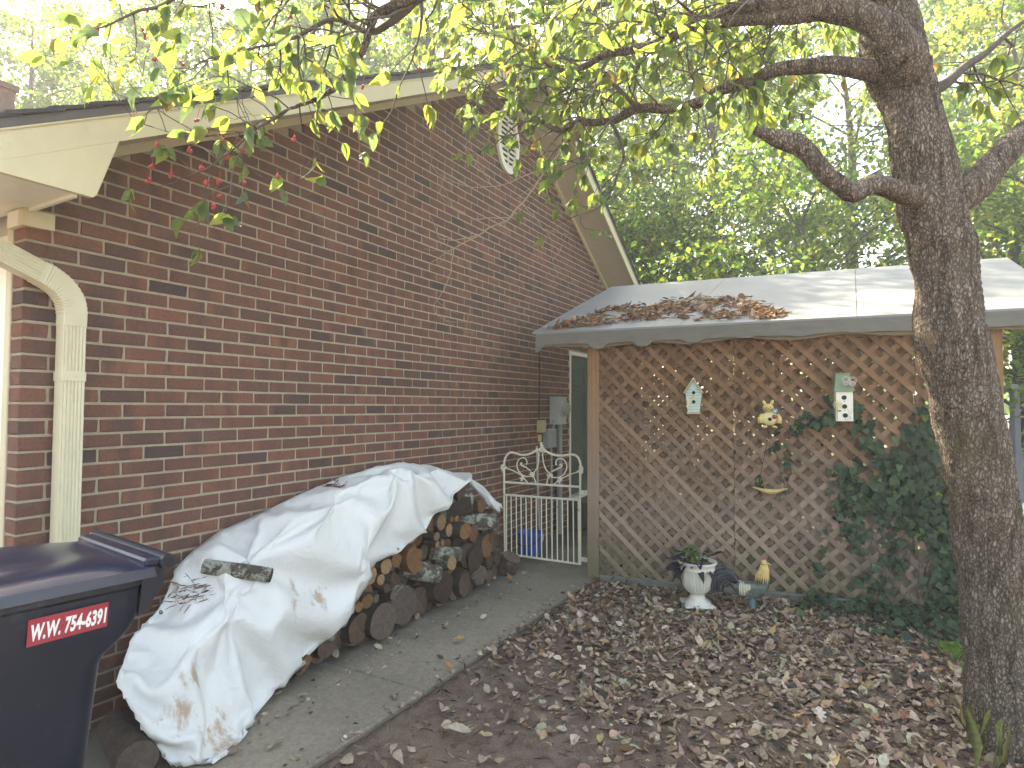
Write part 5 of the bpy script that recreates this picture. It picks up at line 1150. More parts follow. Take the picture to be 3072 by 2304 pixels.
TREES = [ # x, y, variant, scale, rot, label
 (3.0, 18.5, 1, 1.0, .9, 'tall dark trunked tree deep in the woods behind the canopy'), (.2, 14.5, 0, .95, .3, 'tall leafy tree straight behind the canopy ridge'), (6.0, 15.0, 2, 1.0, 1.1, 'yellow green tree behind the right half of the canopy'),
 (7.6, 17.5, 1, 1.0, 2.0, 'tall dark tree at the far right behind the tree trunk'), 
 (-1.6, 17.5, 2, 1.1, 2.7, 'yellow green tree rising behind the right gable slope'), (-4.2, 15.5, 0, 1.0, 4.1, 'leafy tree behind the peak of the gable'),
 (-5.4, 10.8, 1, 1.0, 3.0, 'tall tree close behind the house roof'), (-8.5, 20, 1, 1.1, 5.2, 'large tree behind the middle of the roof'),
 (-12.5, 14.5, 0, 1.05, 1.9, 'forked tree behind the left part of the roof'), (-17, 13, 2, 1.1, .4, 'yellow green tree above the left roof edge'),
 (-16.5, 6.5, 0, .95, 3.6, 'tree behind the chimney at the far left'), (-22, 10, 1, 1.1, 1.3, 'tall tree at the left edge beyond the chimney'),
 (-15, 10, 2, 1.0, 2.9, 'broad yellow green tree just beyond the far end of the roof'), (-12.5, 9.5, 1, .95, .9, 'dark limbed tree close behind the far end of the roof'), (-9.5, 11.5, 0, 1.05, 2.2, 'leafy tree leaning over the middle of the roof'), (-18.5, 10.5, 0, 1.15, 5.5, 'broad tree between the chimney and the roof ridge'), (-13.5, 18, 1, 1.15, 4.0, 'tall tree in the second rank behind the left roof'), (-25, 14, 2, 1.2, .8, 'far yellow green tree at the upper left corner'), (-21, 18, 1, 1.1, 2.2, 'distant tree between the two left trees'), 
 (9.5, 24, 0, 1.2, .2, 'distant tree at the right edge of the woods'), 
 (-6, 27, 0, 1.2, 1.0, 'far tree behind the peak of the gable roof'), (-14, 27, 1, 1.2, 5.0, 'far tree behind the middle of the long roof'),
 (2.4, 11.2, 3, 1.0, .5, 'bushy understory tree just behind the canopy ridge'), (5.6, 11.0, 3, 1.05, 2.1, 'bushy understory tree behind the trunk fork'),
 (-.6, 12.4, 3, 1.1, 3.9, 'bushy understory tree beside the right gable eave'), (8.2, 12.8, 3, 1.0, 5.0, 'bushy understory tree at the right edge'),
  (7.0, 10.2, 3, .55, .8, 'low shrub behind the grey railing'), (10.5, 17, 3, 1.2, 2.9, 'bushy tree past the right edge of the railing')]
for (x, y, v, s, rz, lb) in TREES:
    t = thing('woodland_tree', lb, 'tree', (x, y, -.05), 'trees of the wood behind the house'); t.scale = (s, s, s); t.rotation_euler = (0, 0, rz)
    for nm, me in (('trunk', VAR[v][0]), ('crown', VAR[v][1])):
        o = bpy.data.objects.new(nm, me); C.objects.link(o); o.parent = t
# far wood that closes the horizon
n = 5000; th = rng.uniform(-.6, 1.9, n); rr = rng.uniform(38, 55, n); P = np.c_[2.9-np.sin(th)*rr, -1.2+np.cos(th)*rr, rng.uniform(0,1,n)**.8*(9+5*np.sin(th*9)+2*np.sin(th*31))]
Nv = unit(n); tag(link(leaf_mesh('far_wood', 'quad', P, unit(n), Nv, rng.uniform(.5,1.1,n), pick(PAL_G, [4,4,3,1,.5,4], n, .25), M_LEAFBG, .1, .2, 1.3), 'far_wood', None, (0,0,0)), 'hazy mass of far woodland behind all the trees', 'woodland', kind='stuff')
# ================================================================== DOGWOOD IN THE FOREGROUND
def bark_material():
    mt, nt, bs = newmat('dogwood_bark'); co = coord(nt, 'World', (1,1,.42)); w = coord(nt, 'World')
    wob = nd(nt, 'ShaderNodeVectorMath', operation='ADD'); nt.links.new(co, wob.inputs[0])
    nz = nd(nt, 'ShaderNodeTexNoise'); nz.inputs['Scale'].default_value = 24; nt.links.new(co, nz.inputs['Vector']); sc = nd(nt, 'ShaderNodeVectorMath', operation='SCALE'); sc.inputs['Scale'].default_value = .034; nt.links.new(nz.outputs['Color'], sc.inputs[0]); nt.links.new(sc.outputs[0], wob.inputs[1])
    v = nd(nt, 'ShaderNodeTexVoronoi', feature='DISTANCE_TO_EDGE'); v.inputs['Scale'].default_value = 92; nt.links.new(wob.outputs[0], v.inputs['Vector'])
    vc = nd(nt, 'ShaderNodeTexVoronoi'); vc.inputs['Scale'].default_value = 92; nt.links.new(wob.outputs[0], vc.inputs['Vector'])
    cell = nd(nt, 'ShaderNodeSeparateColor'); nt.links.new(vc.outputs['Color'], cell.inputs[0])
    plate = ramp(nt, cell.outputs[0], [(0, (.205,.167,.134)), (.5, (.245,.199,.160)), (.9, (.29,.237,.190)), (1, (.35,.295,.24))]).outputs[0]
    col = mix(nt, (.080,.064,.052), plate, ramp(nt, v.outputs[0], [(.0, (0,0,0)), (.30, (1,1,1))]).outputs[0])
    fine = tex_noise(nt, w, 190, 5, .7); col = mix(nt, col, ramp(nt, fine, [(.3, (.62,.62,.62)), (.7, (1.32,1.32,1.32))]).outputs[0], 1, 'MULTIPLY')
    fur = ramp(nt, tex_noise(nt, coord(nt, 'World', (1,1,.16)), 34, 6, .65, .4), [(.38, (.52,.50,.48)), (.56, (1.08,1.08,1.08))]).outputs[0]; col = mix(nt, col, fur, 1, 'MULTIPLY')
    col = mix(nt, col, (.088,.082,.036), ramp(nt, tex_noise(nt, w, 3.2, 7, .7), [(.54, (0,0,0)), (.72, (.6,.6,.6))]).outputs[0])
    lich = ramp(nt, tex_noise(nt, w, 9, 8, .75), [(.62, (0,0,0)), (.67, (1,1,1))]).outputs[0]; s = nd(nt, 'ShaderNodeSeparateXYZ'); nt.links.new(w, s.inputs[0])
    col = mix(nt, col, (.36,.37,.30), mth(nt, 'MULTIPLY', lich, ramp(nt, mth(nt, 'DIVIDE', s.outputs[2], 4.0), [(.52, (0,0,0)), (.62, (.75,.75,.75))]).outputs[0]))
    scar = ramp(nt, tex_noise(nt, coord(nt, 'World', (1.4,1.4,.6)), 4.2, 5, .6), [(.67, (0,0,0)), (.71, (1,1,1))]).outputs[0]; col = mix(nt, col, (.25,.165,.105), mth(nt, 'MULTIPLY', scar, .55))
    nt.links.new(col, bs.inputs['Base Color']); setin(bs, Roughness=.95); bs.inputs['Specular IOR Level'].default_value = .15
    h = mth(nt, 'ADD', mth(nt, 'MINIMUM', mth(nt, 'MULTIPLY', v.outputs[0], 4.0), .8), mth(nt, 'MULTIPLY', fine, .35)); bump(nt, bs, h, .75, .008); return mt
M_DBARK = bark_material()
M_TWIG = mk('twig_bark', (.060,.050,.042), (.125,.105,.085), 40, .9, .3, 120, .003, kind='World')
M_DEADTWIG = mk('dead_twig', (.30,.23,.16), (.42,.33,.24), 40, .9, .2, 120, .002, kind='World')
tb = at(3050, 2300, 2.62)
dog = thing('dogwood_tree', 'leaning dogwood tree with rough bark trunk and berry twigs in the right foreground', 'tree', (tb[0], tb[1], -.03))
def rough_tube(path, rad, n, amp, per=.012):
    """bark-covered limb: resampled finely, plates pushed out along the normal"""
    P = catmull(path, 12); R0 = np.interp(np.linspace(0,1,len(P)), np.linspace(0,1,len(rad)), rad); L = np.concatenate([[0], np.cumsum(np.linalg.norm(np.diff(P,axis=0),axis=1))]); m_ = max(8, int(L[-1]/per)); s = np.linspace(0, L[-1], m_)
    P = np.c_[[np.interp(s, L, P[:,k]) for k in range(3)]].T; R0 = np.interp(s, L, R0); mb_ = MB(); mb_.tube(P, R0, n, False); v = mb_.v[0].reshape(m_, n, 3)
    for i in range(m_):
        for j in range(n):
            d = v[i,j]-P[i]; d /= np.linalg.norm(d)+1e-9; q = Vector(v[i,j]); big = noise.noise(q*7)*.12+noise.noise(q*3+Vector((3,3,3)))*.10
            ds_, _ = noise.voronoi(Vector((q.x*78, q.y*78, q.z*48))); e_ = min(1.0, (ds_[1]-ds_[0])*2.2)
            v[i,j] = v[i,j]+d*(R0[i]*big*min(1, amp/.006)+amp*(e_-.6))
    mb_.v[0] = v.reshape(-1,3); return mb_
TR = [(3052,2345,.19),(3040,2290,.165),(3022,2150,.143),(3000,1950,.130),(2966,1700,.121),(2948,1500,.120),(2917,1300,.127),(2886,1150,.131),(2852,1010,.133),(2838,900,.123),(2832,780,.127),(2812,700,.127),(2790,620,.131),(2770,500,.117),(2752,400,.115),(2724,300,.117),(2692,200,.122),(2668,100,.122),(2655,0,.108),(2640,-170,.09),(2615,-420,.07)]
rough_tube([at(u,v,2.63+.0001*max(0,1200-v)) for u,v,r in TR], [r for _,_,r in TR], 110, .0060, .008).build('trunk', M_DBARK, dog, True, recalc=False)
LIMBS = {
 'B': [(2790,610,2.66,.055),(2720,585,2.60,.045),(2660,562,2.55,.040),(2617,552,2.5,.038),(2562,580,2.47,.036),(2525,560,2.46,.036),(2476,521,2.46,.036),(2427,461,2.47,.036),(2389,432,2.48,.040),(2351,423,2.5,.036),(2310,408,2.5,.026),(2264,390,2.5,.018)],
 'D': [(2800,660,2.66,.08),(2850,612,2.66,.078),(2931,550,2.68,.070),(2990,486,2.70,.062),(3072,405,2.72,.058),(3250,260,2.8,.05),(3500,80,2.9,.04)],
 'C': [(2690,225,2.70,.06),(2584,206,2.68,.045),(2497,195,2.72,.037),(2416,200,2.78,.034),(2324,211,2.86,.032),(2253,244,2.93,.031),(2172,266,3.0,.030),(2100,305,3.08,.029),(2020,325,3.15,.028),(1915,325,3.25,.026),(1834,362,3.33,.022),(1725,370,3.42,.018),(1671,390,3.48,.014),(1590,338,3.55,.011),(1535,304,3.6,.008),(1400,282,3.65,.005)],
 'A': [(2735,215,2.62,.085),(2700,150,2.58,.075),(2650,80,2.58,.066),(2560,40,2.62,.056),(2450,25,2.7,.048),(2300,22,2.78,.040),(2214,22,2.84,.034),(2078,82,2.93,.026),(1942,141,3.02,.022),(1823,163,3.1,.018),(1736,206,3.18,.015),(1671,209,3.24,.012),(1628,179,3.3,.010),(1535,120,3.36,.007),(1400,82,3.4,.005)],
 'A2': [(2480,30,2.66,.040),(2380,50,2.72,.032),(2300,55,2.78,.028),(2159,68,2.88,.024),(2067,92,2.96,.018)],
 'E': [(2650,-60,2.62,.07),(2450,-180,2.45,.055),(2100,-230,2.3,.042),(1700,-190,2.2,.034),(1420,-110,2.2,.028),(1290,-30,2.2,.024),(1199,10,2.2,.020),(1129,45,2.2,.017),(1108,90,2.22,.014),(1092,148,2.24,.012),(1027,241,2.28,.010),(953,296,2.3,.008),(861,330,2.32,.006),(768,384,2.34,.005),(671,403,2.35,.004),(555,407,2.36,.003),(417,366,2.37,.002),(384,331,2.37,.0015)],
 'E2': [(1290,-30,2.2,.018),(1162,74,2.25,.013),(1108,95,2.28,.011),(1000,60,2.3,.009),(880,110,2.32,.007),(760,150,2.34,.005),(600,190,2.36,.003)],
 'F': [(2640,-100,2.7,.07),(2500,-160,3.2,.055),(2300,-140,3.8,.042),(2050,-60,4.3,.032),(1850,0,4.7,.024),(1650,60,5.0,.016),(1450,100,5.2,.008)],
 'F2': [(2560,-140,3.0,.045),(2480,-90,3.5,.034),(2380,20,4.0,.026),(2250,110,4.4,.018),(2130,190,4.7,.012),(2000,260,4.9,.006)],
 'G': [(1420,-110,2.2,.018),(1000,-120,2.25,.014),(700,-60,2.3,.010),(500,10,2.32,.007),(350,60,2.34,.004),(280,90,2.35,.002)],
 'G2': [(861,330,2.32,.005),(760,400,2.34,.004),(690,455,2.35,.0035),(640,490,2.36,.003),(580,525,2.37,.002),(530,545,2.37,.0015)],
 'G3': [(768,384,2.34,.004),(720,450,2.3,.003),(700,520,2.28,.0025),(690,570,2.27,.002),(668,640,2.26,.0015)],
 'C2': [(1915,325,3.25,.014),(1850,260,3.3,.012),(1790,218,3.35,.010),(1704,262,3.4,.008),(1645,304,3.45,.006)],
 'C3': [(1671,390,3.48,.010),(1700,300,3.4,.008),(1735,215,3.3,.007)],
 'H': [(2730,330,2.68,.03),(2830,255,2.7,.024),(2900,200,2.75,.018),(2980,140,2.8,.014),(3072,60,2.85,.009)],
 'I': [(1834,362,3.33,.010),(1870,450,3.3,.008),(1850,540,3.3,.006),(1800,620,3.35,.004),(1700,660,3.4,.002)],
}
DEAD = [[(1690,440,3.5,.008),(1600,560,3.5,.007),(1530,650,3.55,.006),(1440,700,3.6,.005),(1365,740,3.6,.004),(1290,790,3.6,.002)], [(1530,650,3.55,.004),(1420,655,3.5,.003),(1340,600,3.5,.002),(1310,560,3.5,.001)], [(1440,700,3.6,.004),(1330,720,3.55,.003),(1290,650,3.5,.0015)], [(1640,500,3.5,.004),(1480,560,3.5,.003),(1350,540,3.45,.003),(1260,470,3.4,.0015)], [(1365,740,3.6,.004),(1345,840,3.55,.003),(1300,930,3.5,.0022),(1380,985,3.45,.0015),(1425,997,3.45,.001)], [(1560,610,3.5,.003),(1640,700,3.5,.002),(1670,820,3.45,.0012)], [(1480,560,3.5,.003),(1420,480,3.5,.002),(1380,420,3.5,.001)]]
twr = random.Random(77); TW = MB(); leafP, leafX, leafS = [], [], []
berryP = []
def grow(p, d, L, r, lev, leafy=1.0, droop=.25, big=1.0):
    st = .055; n_ = max(3, int(L/st)); P = [p]; d = d/np.linalg.norm(d); kids = []
    for i in range(n_):
        d = d+np.array([twr.gauss(0,.20), twr.gauss(0,.20), twr.gauss(0,.16)-droop*.10*(i/n_)+.05*(1-i/n_)]); d /= np.linalg.norm(d); p = p+d*st; P.append(p)
        if lev > 0 and i > 0 and twr.random() < .62:
            a = twr.uniform(.5,1.0); side = np.cross(d, unit1()); side /= np.linalg.norm(side)+1e-9; kids.append((p, d*math.cos(a)+side*math.sin(a), L*twr.uniform(.35,.65), r*.6))
        if lev == 0 and leafy > 0 and i >= n_*.35:
            sd = np.cross(d, np.array([0,0,1.0])+unit1()*.3); sd /= np.linalg.norm(sd)+1e-9
            for s_ in (-1, 1):
                if twr.random() < .62*leafy: leafP.append(p); leafX.append(d*.5+sd*s_*.8+np.array([0,0,-.75])); leafS.append(twr.uniform(.060,.100)*big)
    if leafy > 0:
        for _ in range(2):
            if twr.random() < leafy: leafP.append(p); leafX.append(d+unit1()*.6+np.array([0,0,-.8])); leafS.append(twr.uniform(.07,.108)*big)
    TW.tube(P, np.linspace(r, max(.0009, r*.45), len(P)), 5 if r < .004 else 6, False)
    if lev == 0 and leafy > 0 and twr.random() < .10: berryP.append(p)
    for k in kids: grow(k[0], k[1], k[2], k[3], lev-1, leafy, droop, big)
def unit1():
    v = np.array([twr.gauss(0,1), twr.gauss(0,1), twr.gauss(0,1)]); return v/np.linalg.norm(v)
#            start frac, spacing, twig length, level, leafiness
SPEC = {'B': None, 'D': None, 'H': (.3,.12,.40,1,.8), 'C': (.24,.055,.46,1,.95), 'A': (.24,.05,.50,1,1.0), 'A2': (.2,.08,.45,1,.9), 'E': (.30,.07,.34,1,.66), 'E2': (.1,.065,.36,1,.8), 'F': (.30,.085,.75,2,1.0), 'F2': (.30,.085,.70,2,1.0), 'G': (.1,.07,.32,1,.75), 'G2': (.1,.10,.20,0,1.0), 'G3': (.1,.11,.16,0,1.0), 'C2': (.1,.10,.40,1,.8), 'C3': (.1,.12,.35,1,.8), 'I': (.3,.10,.26,0,1.0)}
for k, pts_ in LIMBS.items():
    W = [at(u,v,d) for u,v,d,_ in pts_]; rr3 = [r for *_,r in pts_]
    if max(rr3) > .03: rough_tube(W, rr3, 26 if max(rr3) > .05 else 18, .004, .02).build('limb', M_DBARK, dog, True, recalc=False)
    else:
        mb = MB(); Pc = catmull(W, 6); Pc += np.array([[noise.noise(Vector(q*9))*.012, noise.noise(Vector(q*9)+Vector((4,4,4)))*.012, noise.noise(Vector(q*9)+Vector((8,2,4)))*.012] for q in Pc]); mb.tube(Pc, np.interp(np.linspace(0,1,len(Pc)), np.linspace(0,1,len(rr3)), rr3), 8); mb.build('limb', M_TWIG, dog, True, recalc=False)
    if SPEC[k]:
        f0, sp_, tl, lev, lf = SPEC[k]; Pc = catmull(W, 8); L = np.concatenate([[0], np.cumsum(np.linalg.norm(np.diff(Pc,axis=0),axis=1))]); s = L[-1]*f0
        while s < L[-1]:
            p = np.array([np.interp(s, L, Pc[:,q]) for q in range(3)]); i = min(len(Pc)-2, int(np.searchsorted(L, s))); t = Pc[i+1]-Pc[i]; t /= np.linalg.norm(t)+1e-9
            sd = np.cross(t, unit1()); sd /= np.linalg.norm(sd)+1e-9; rad_ = float(np.interp(s/L[-1], np.linspace(0,1,len(rr3)), rr3))
            grow(p, t*.55+sd*.85+np.array([0,0,.10]), tl*twr.uniform(.5,1.15), min(.006, rad_*.45+.0012), lev, lf, .35)
            s += sp_*twr.uniform(.6,1.4)
        grow(Pc[-1], Pc[-1]-Pc[-2], tl*.5, .002, 0, lf)
TW.build('twigs', M_TWIG, dog, True, recalc=False)
TW = MB()
for pts_ in DEAD:
    W = [at(u,v,d) for u,v,d,_ in pts_]; Pc = catmull(W, 6); Pc += np.array([[noise.noise(Vector(q*12))*.02, noise.noise(Vector(q*12)+Vector((4,4,4)))*.02, noise.noise(Vector(q*12)+Vector((8,2,4)))*.02] for q in Pc]); TW.tube(Pc, np.interp(np.linspace(0,1,len(Pc)), np.linspace(0,1,len(pts_)), [q[3]*.75 for q in pts_]), 6)
    for i in range(5, len(Pc)-2, 5): grow(Pc[i], (Pc[i+1]-Pc[i])+unit1()*.05, twr.uniform(.08,.24), .0016, 0, 0.0, -.4)
TW.build('dead_twigs', M_DEADTWIG, dog, True, recalc=False)
# leaves: the largest in the picture are pieces of their own, the rest one mesh
LP, LXv, LS = np.array(leafP), np.array(leafX), np.array(leafS); n = len(LP)
keep = np.ones(n, bool); uvd = np.array([px(p) for p in LP]); 
LC = pick([(.150,.220,.095),(.190,.265,.095),(.245,.300,.100),(.295,.310,.100),(.27,.18,.10),(.135,.200,.125)], [3,4,4,1.5,.2,3], n, .12)
LS = LS*np.where(uvd[:,0] < 1250, .80, .86)
Nv = np.tile([0,0,1.0],(n,1))*.6+unit(n)*.75; cu = rng.uniform(.1,.7,n)
inf = (uvd[:,0] > -40) & (uvd[:,0] < 3110) & (uvd[:,1] > -40) & (uvd[:,1] < 2300); score = np.where(inf, LS/uvd[:,2], 0); big = np.argsort(-score)[:240]; isb = np.zeros(n, bool); isb[big] = True
o = link(leaf_mesh('crown', 'ovate', (LP-ORG[dog.name])[~isb], LXv[~isb], Nv[~isb], LS[~isb], LC[~isb], M_LEAF, .22, cu[~isb], rng.uniform(.85,1.15,(~isb).sum())), 'crown', dog); tag(o, kind='stuff')
PALV = [(.150,.220,.105),(.190,.260,.100),(.235,.290,.100),(.280,.300,.100),(.135,.200,.135),(.21,.15,.105)]
tm = [leaf_mesh('leaf', 'ovate', np.zeros((1,3)), np.array([[1.0,0,0]]), np.array([[0,0,1.0]]), np.array([1.0]), np.array([PALV[i]]), M_LEAF, .2+.05*i, .25+.12*i, .9+.05*i) for i in range(6)]
for i in big:
    X = Vector(LXv[i]).normalized(); Yv = Vector(Nv[i]).cross(X).normalized(); Zv = X.cross(Yv); R_ = Matrix((X, Yv, Zv)).transposed().to_4x4()
    o = bpy.data.objects.new('leaf', tm[twr.choices(range(6), [3,3,3,1.3,3,.35])[0]]); C.objects.link(o); o.parent = dog; o.matrix_local = Matrix.Translation(Vector(LP[i]-ORG[dog.name])) @ R_ @ Matrix.Scale(float(LS[i]), 4)
# red berries in tight clusters
M_BERRY = mk('red_berry', (.36,.025,.03), (.46,.05,.045), 20, .3, 0, spec=.5)
BPX = [(437,110),(436,30),(290,85),(430,95),(465,180),(545,190),(665,20),(730,65),(400,360),(590,360),(455,500),(445,540),(475,435),(570,450),(605,505),(620,550),(510,525),(655,545),(725,450),(730,550),(660,590),(640,620),(665,420),(680,470),(868,48),(1085,260),(1260,205),(880,415),(830,530)]
for k, (u, v) in enumerate(BPX):
    c_ = at(u, v, 2.36+.0002*max(0,u-700)+twr.uniform(-.05,.05)); mb = MB()
    for q in range(twr.randint(3,6)): mb.ell(c_+unit1()*.0075, (.0055,.0055,.0072), None, 8, 6)
    mb.tube([c_, c_+np.array([twr.uniform(-.02,.02), 0, .04])], .0009, 4); mb.build('berry_cluster', M_BERRY, dog, True)

# ================================================================== IVY
ivy = thing('ivy_vine', 'dark green ivy climbing the right side of the lattice', 'ivy', L3(2.4, .03, 0))
BL_ = [(2830,1250,45,40,50),(2770,1310,60,42,64),(2790,1400,80,60,110),(2700,1400,55,50,50),(2640,1362,28,40,16),(2600,1312,22,40,15),(2570,1230,18,50,22),(2490,1235,20,50,20),(2440,1262,48,18,20),(2385,1290,20,24,7),(2705,1500,75,70,130),(2800,1520,80,90,190),(2850,1650,60,120,190),(2620,1480,55,50,40),(2550,1450,42,60,40),(2540,1540,36,50,26),(2570,1610,36,34,18),(2870,1780,60,100,150),(2680,1670,36,40,22),(2620,1725,36,55,20),(2650,1790,36,40,16),(2455,1690,14,50,5),(2470,1630,12,60,5),(2895,1880,50,80,65),(2352,1390,12,50,8),(2335,1330,8,40,4),(2285,1440,16,20,4)]
P, XX, NN = [], [], []
for (u,v,a,b,n) in BL_:
    for _ in range(n):
        uu, vv = u+rng.normal(0,a*.62), v+rng.normal(0,b*.62); bo = .012+abs(rng.normal(0,.035)); p = onl(uu, vv, bo)
        if p[2] < .0: continue
        P.append(p); XX.append(np.array([0,0,-1.0])*.8+LX*rng.normal(0,.6)+LN*.2); NN.append(LN+np.array([0,0,.45])+rng.normal(0,.35,3))
n1 = len(P)
for (u,v,a,b,n) in [(2750,1872,140,40,150),(2600,1836,100,20,60),(2430,1818,80,14,26),(2880,1930,60,45,80),(2820,1900,90,40,80)]:
    for _ in range(n):
        p = onz(u+rng.normal(0,a*.6), v+rng.normal(0,b*.6), .0)
        if (p-LO)@LN < -.02: continue
        p[2] = rng.uniform(.01,.09); P.append(p); XX.append(np.array([rng.normal(), rng.normal()-.4, -.2])); NN.append(np.array([0,-.4,1.0])+rng.normal(0,.35,3))
P, XX, NN = np.array(P), np.array(XX), np.array(NN); n = len(P)
cI = pick([(.018,.040,.018),(.026,.056,.023),(.040,.076,.028),(.12,.20,.04)], [4,4,2,.12], n, .2)
tag(link(leaf_mesh('leaves', 'ivy', P-ORG[ivy.name], XX, NN, rng.uniform(.035,.072,n), cI, M_IVY, .12, .15), 'leaves', ivy), kind='stuff')
mb = MB()
for k in range(26):
    u0_, v0_ = twr.uniform(2560,2900), twr.uniform(1720,1860); pts_ = [onl(u0_,v0_,.012)]
    for q in range(9): u0_ += twr.gauss(4,22); v0_ -= twr.uniform(20,58); pts_.append(onl(u0_,v0_,.012+abs(twr.gauss(0,.006))))
    mb.tube(catmull(pts_,3), .0022, 5, False)
mb.build('stems', M_TWIG, ivy, True, recalc=False)
# young bright seedling at the foot of the trunk
sp0 = onz(2868, 1985, 0); sd_ = thing('seedling', 'bright green seedling with rounded leaves beside the foot of the trunk', 'plant', (sp0[0], sp0[1], -.01))
n = 16; pos = np.array([sp0+np.array([twr.gauss(0,.035), twr.gauss(0,.03), twr.uniform(.03,.11)]) for _ in range(n)]); link(leaf_mesh('leaves', 'ovate', pos-ORG[sd_.name], unit(n)+np.array([0,-.3,0]), np.tile([0,-.4,1.0],(n,1)), rng.uniform(.03,.055,n), pick([(.14,.27,.035),(.18,.30,.05)],[1,1],n,.1), M_LEAF, .1, .2, 1.6), 'leaves', sd_)
mb = MB(); [mb.tube([sp0+np.array([0,0,-.01]), p], .0016, 5) for p in pos]; mb.build('stems', M_SAGE, sd_)
# grass blades at the trunk foot
n = 30; base = np.array([onz(2955+twr.gauss(0,38), 2245+twr.gauss(0,45), -.01) for _ in range(n)]); tall = rng.uniform(.06,.30,n)
gt = link(leaf_mesh('grass_tuft', 'lance', base, np.c_[rng.normal(0,.18,(n,2)), np.ones(n)], np.c_[rng.normal(0,1,(n,2)), np.zeros(n)], tall, pick([(.20,.21,.09),(.30,.27,.15),(.14,.17,.07)],[1,1,1],n), M_LEAF, .1, .15, .055), 'grass_tuft', None, (0,0,0)); tag(gt, 'thin grass blades growing at the foot of the dogwood trunk', 'grass', kind='stuff')

# ================================================================== LEAF LITTER
DRY = [(.375,.300,.215),(.285,.205,.138),(.185,.128,.086),(.43,.365,.27),(.300,.200,.140),(.270,.140,.070),(.075,.057,.045),(.38,.27,.12)]; DW = [5,5,4,3,3,1.0,2.2,.5]
def litter(name, n, sampler, szr, lift, flat, mat=M_DRY, pal=DRY, w=DW):
    out = {'ovate': [], 'oak': []}; P = []
    while len(P) < n:
        p = sampler()
        if p is not None: P.append(p)
    P = np.array(P); P[:,2] += rng.uniform(.002, lift, len(P)); X = np.c_[rng.normal(0,1,(n,2)), rng.normal(0,flat,n)]; N_ = np.tile([0,0,1.0],(n,1))+rng.normal(0,flat*1.6,(n,3))
    N_[rng.random(n) < .35] *= np.array([1,1,-1]); sgn = rng.choice([-1,1],n)
    return P, X, N_, rng.uniform(*szr,n), pick(pal, w, n, .22), rng.uniform(-.1,.9,n)*1, rng.uniform(-.55,.75,n)
def bed():
    x, y = twr.uniform(1.075, 4.4), twr.uniform(-.6, 4.25)
    if (np.array([x,y,0])-LO)@LN < -.03: return None
    nz_ = noise.noise(Vector((x*1.5, y*1.5, 3)))*.5+noise.noise(Vector((x*4, y*4, 9)))*.25
    d = (y-1.72)*.85+(x-2.3)*.36+nz_*1.9
    dens = 1/(1+math.exp(-d*3.2)); dens = max(.04+.05*(x>2), dens)
    if x < 1.30: dens *= .35+.65*max(0,min(1,(x-1.07)/.22))
    if (x-tb[0])**2+(y-tb[1])**2 < .028: return None
    return (x, y, gz(x,y)) if twr.random() < dens else None
P, X, N_, S_, Cc, fo1, cu1 = litter('l', 12500, bed, (.022,.068), .020, .22)
m_ = rng.random(len(P)) < .93
for nm, msk, kd in (('leaf_litter', m_, 'ovate'), ('oak_leaf_litter', ~m_, 'oak')):
    tag(link(leaf_mesh(nm, kd, P[msk], X[msk], N_[msk], S_[msk]*(1 if kd == 'ovate' else 1.25), Cc[msk], M_DRY, fo1[msk], cu1[msk], rng.uniform(.8,1.25,msk.sum())), nm, None, (0,0,0)), 'dry brown and grey fallen leaves covering the bed before the lattice' if kd == 'ovate' else 'scattered lobed oak leaves among the fallen leaves on the bed', 'fallen leaves', kind='stuff')
# pine needles, bits of bark and twigs
n = 5200; pts_ = []
while len(pts_) < n:
    x, y = twr.uniform(1.07,4.3), twr.uniform(-.6,4.0)
    if (np.array([x,y,0])-LO)@LN > -.02: pts_.append((x, y, gz(x,y)+twr.uniform(.001,.014)))
pts_ = np.array(pts_); tag(link(leaf_mesh('needle_litter', 'lance', pts_, np.c_[rng.normal(0,1,(n,2)), rng.normal(0,.08,n)], np.tile([0,0,1.0],(n,1))+rng.normal(0,.3,(n,3)), rng.uniform(.02,.10,n), pick([(.22,.13,.075),(.13,.085,.06),(.30,.22,.15),(.07,.05,.04)],[3,3,2,3],n,.2), M_DRY, .1, .05, rng.uniform(.10,.30,n)), 'needle_litter', None, (0,0,0)), 'fine pine needles and twig scraps over the bare soil', 'pine needles', kind='stuff')
# crumbs along the wood pile and the slab edge
n = 420; pts_ = np.array([(twr.choice([twr.gauss(.56,.10), twr.gauss(1.03,.05)]), twr.uniform(.2,3.8), .003) for _ in range(n)]); pts_[:,0] = np.clip(pts_[:,0],.3,1.05)
tag(link(leaf_mesh('bark_crumbs', 'ovate', pts_, np.c_[rng.normal(0,1,(n,2)), rng.normal(0,.2,n)], np.tile([0,0,1.0],(n,1))+rng.normal(0,.4,(n,3)), rng.uniform(.008,.034,n)*np.where(rng.random(n)<.12,1.8,1), pick(DRY, DW, n, .2), M_DRY, .3, .3), 'bark_crumbs', None, (0,0,0)), 'bark crumbs and leaf scraps on the walkway along the wood pile', 'debris', kind='stuff')
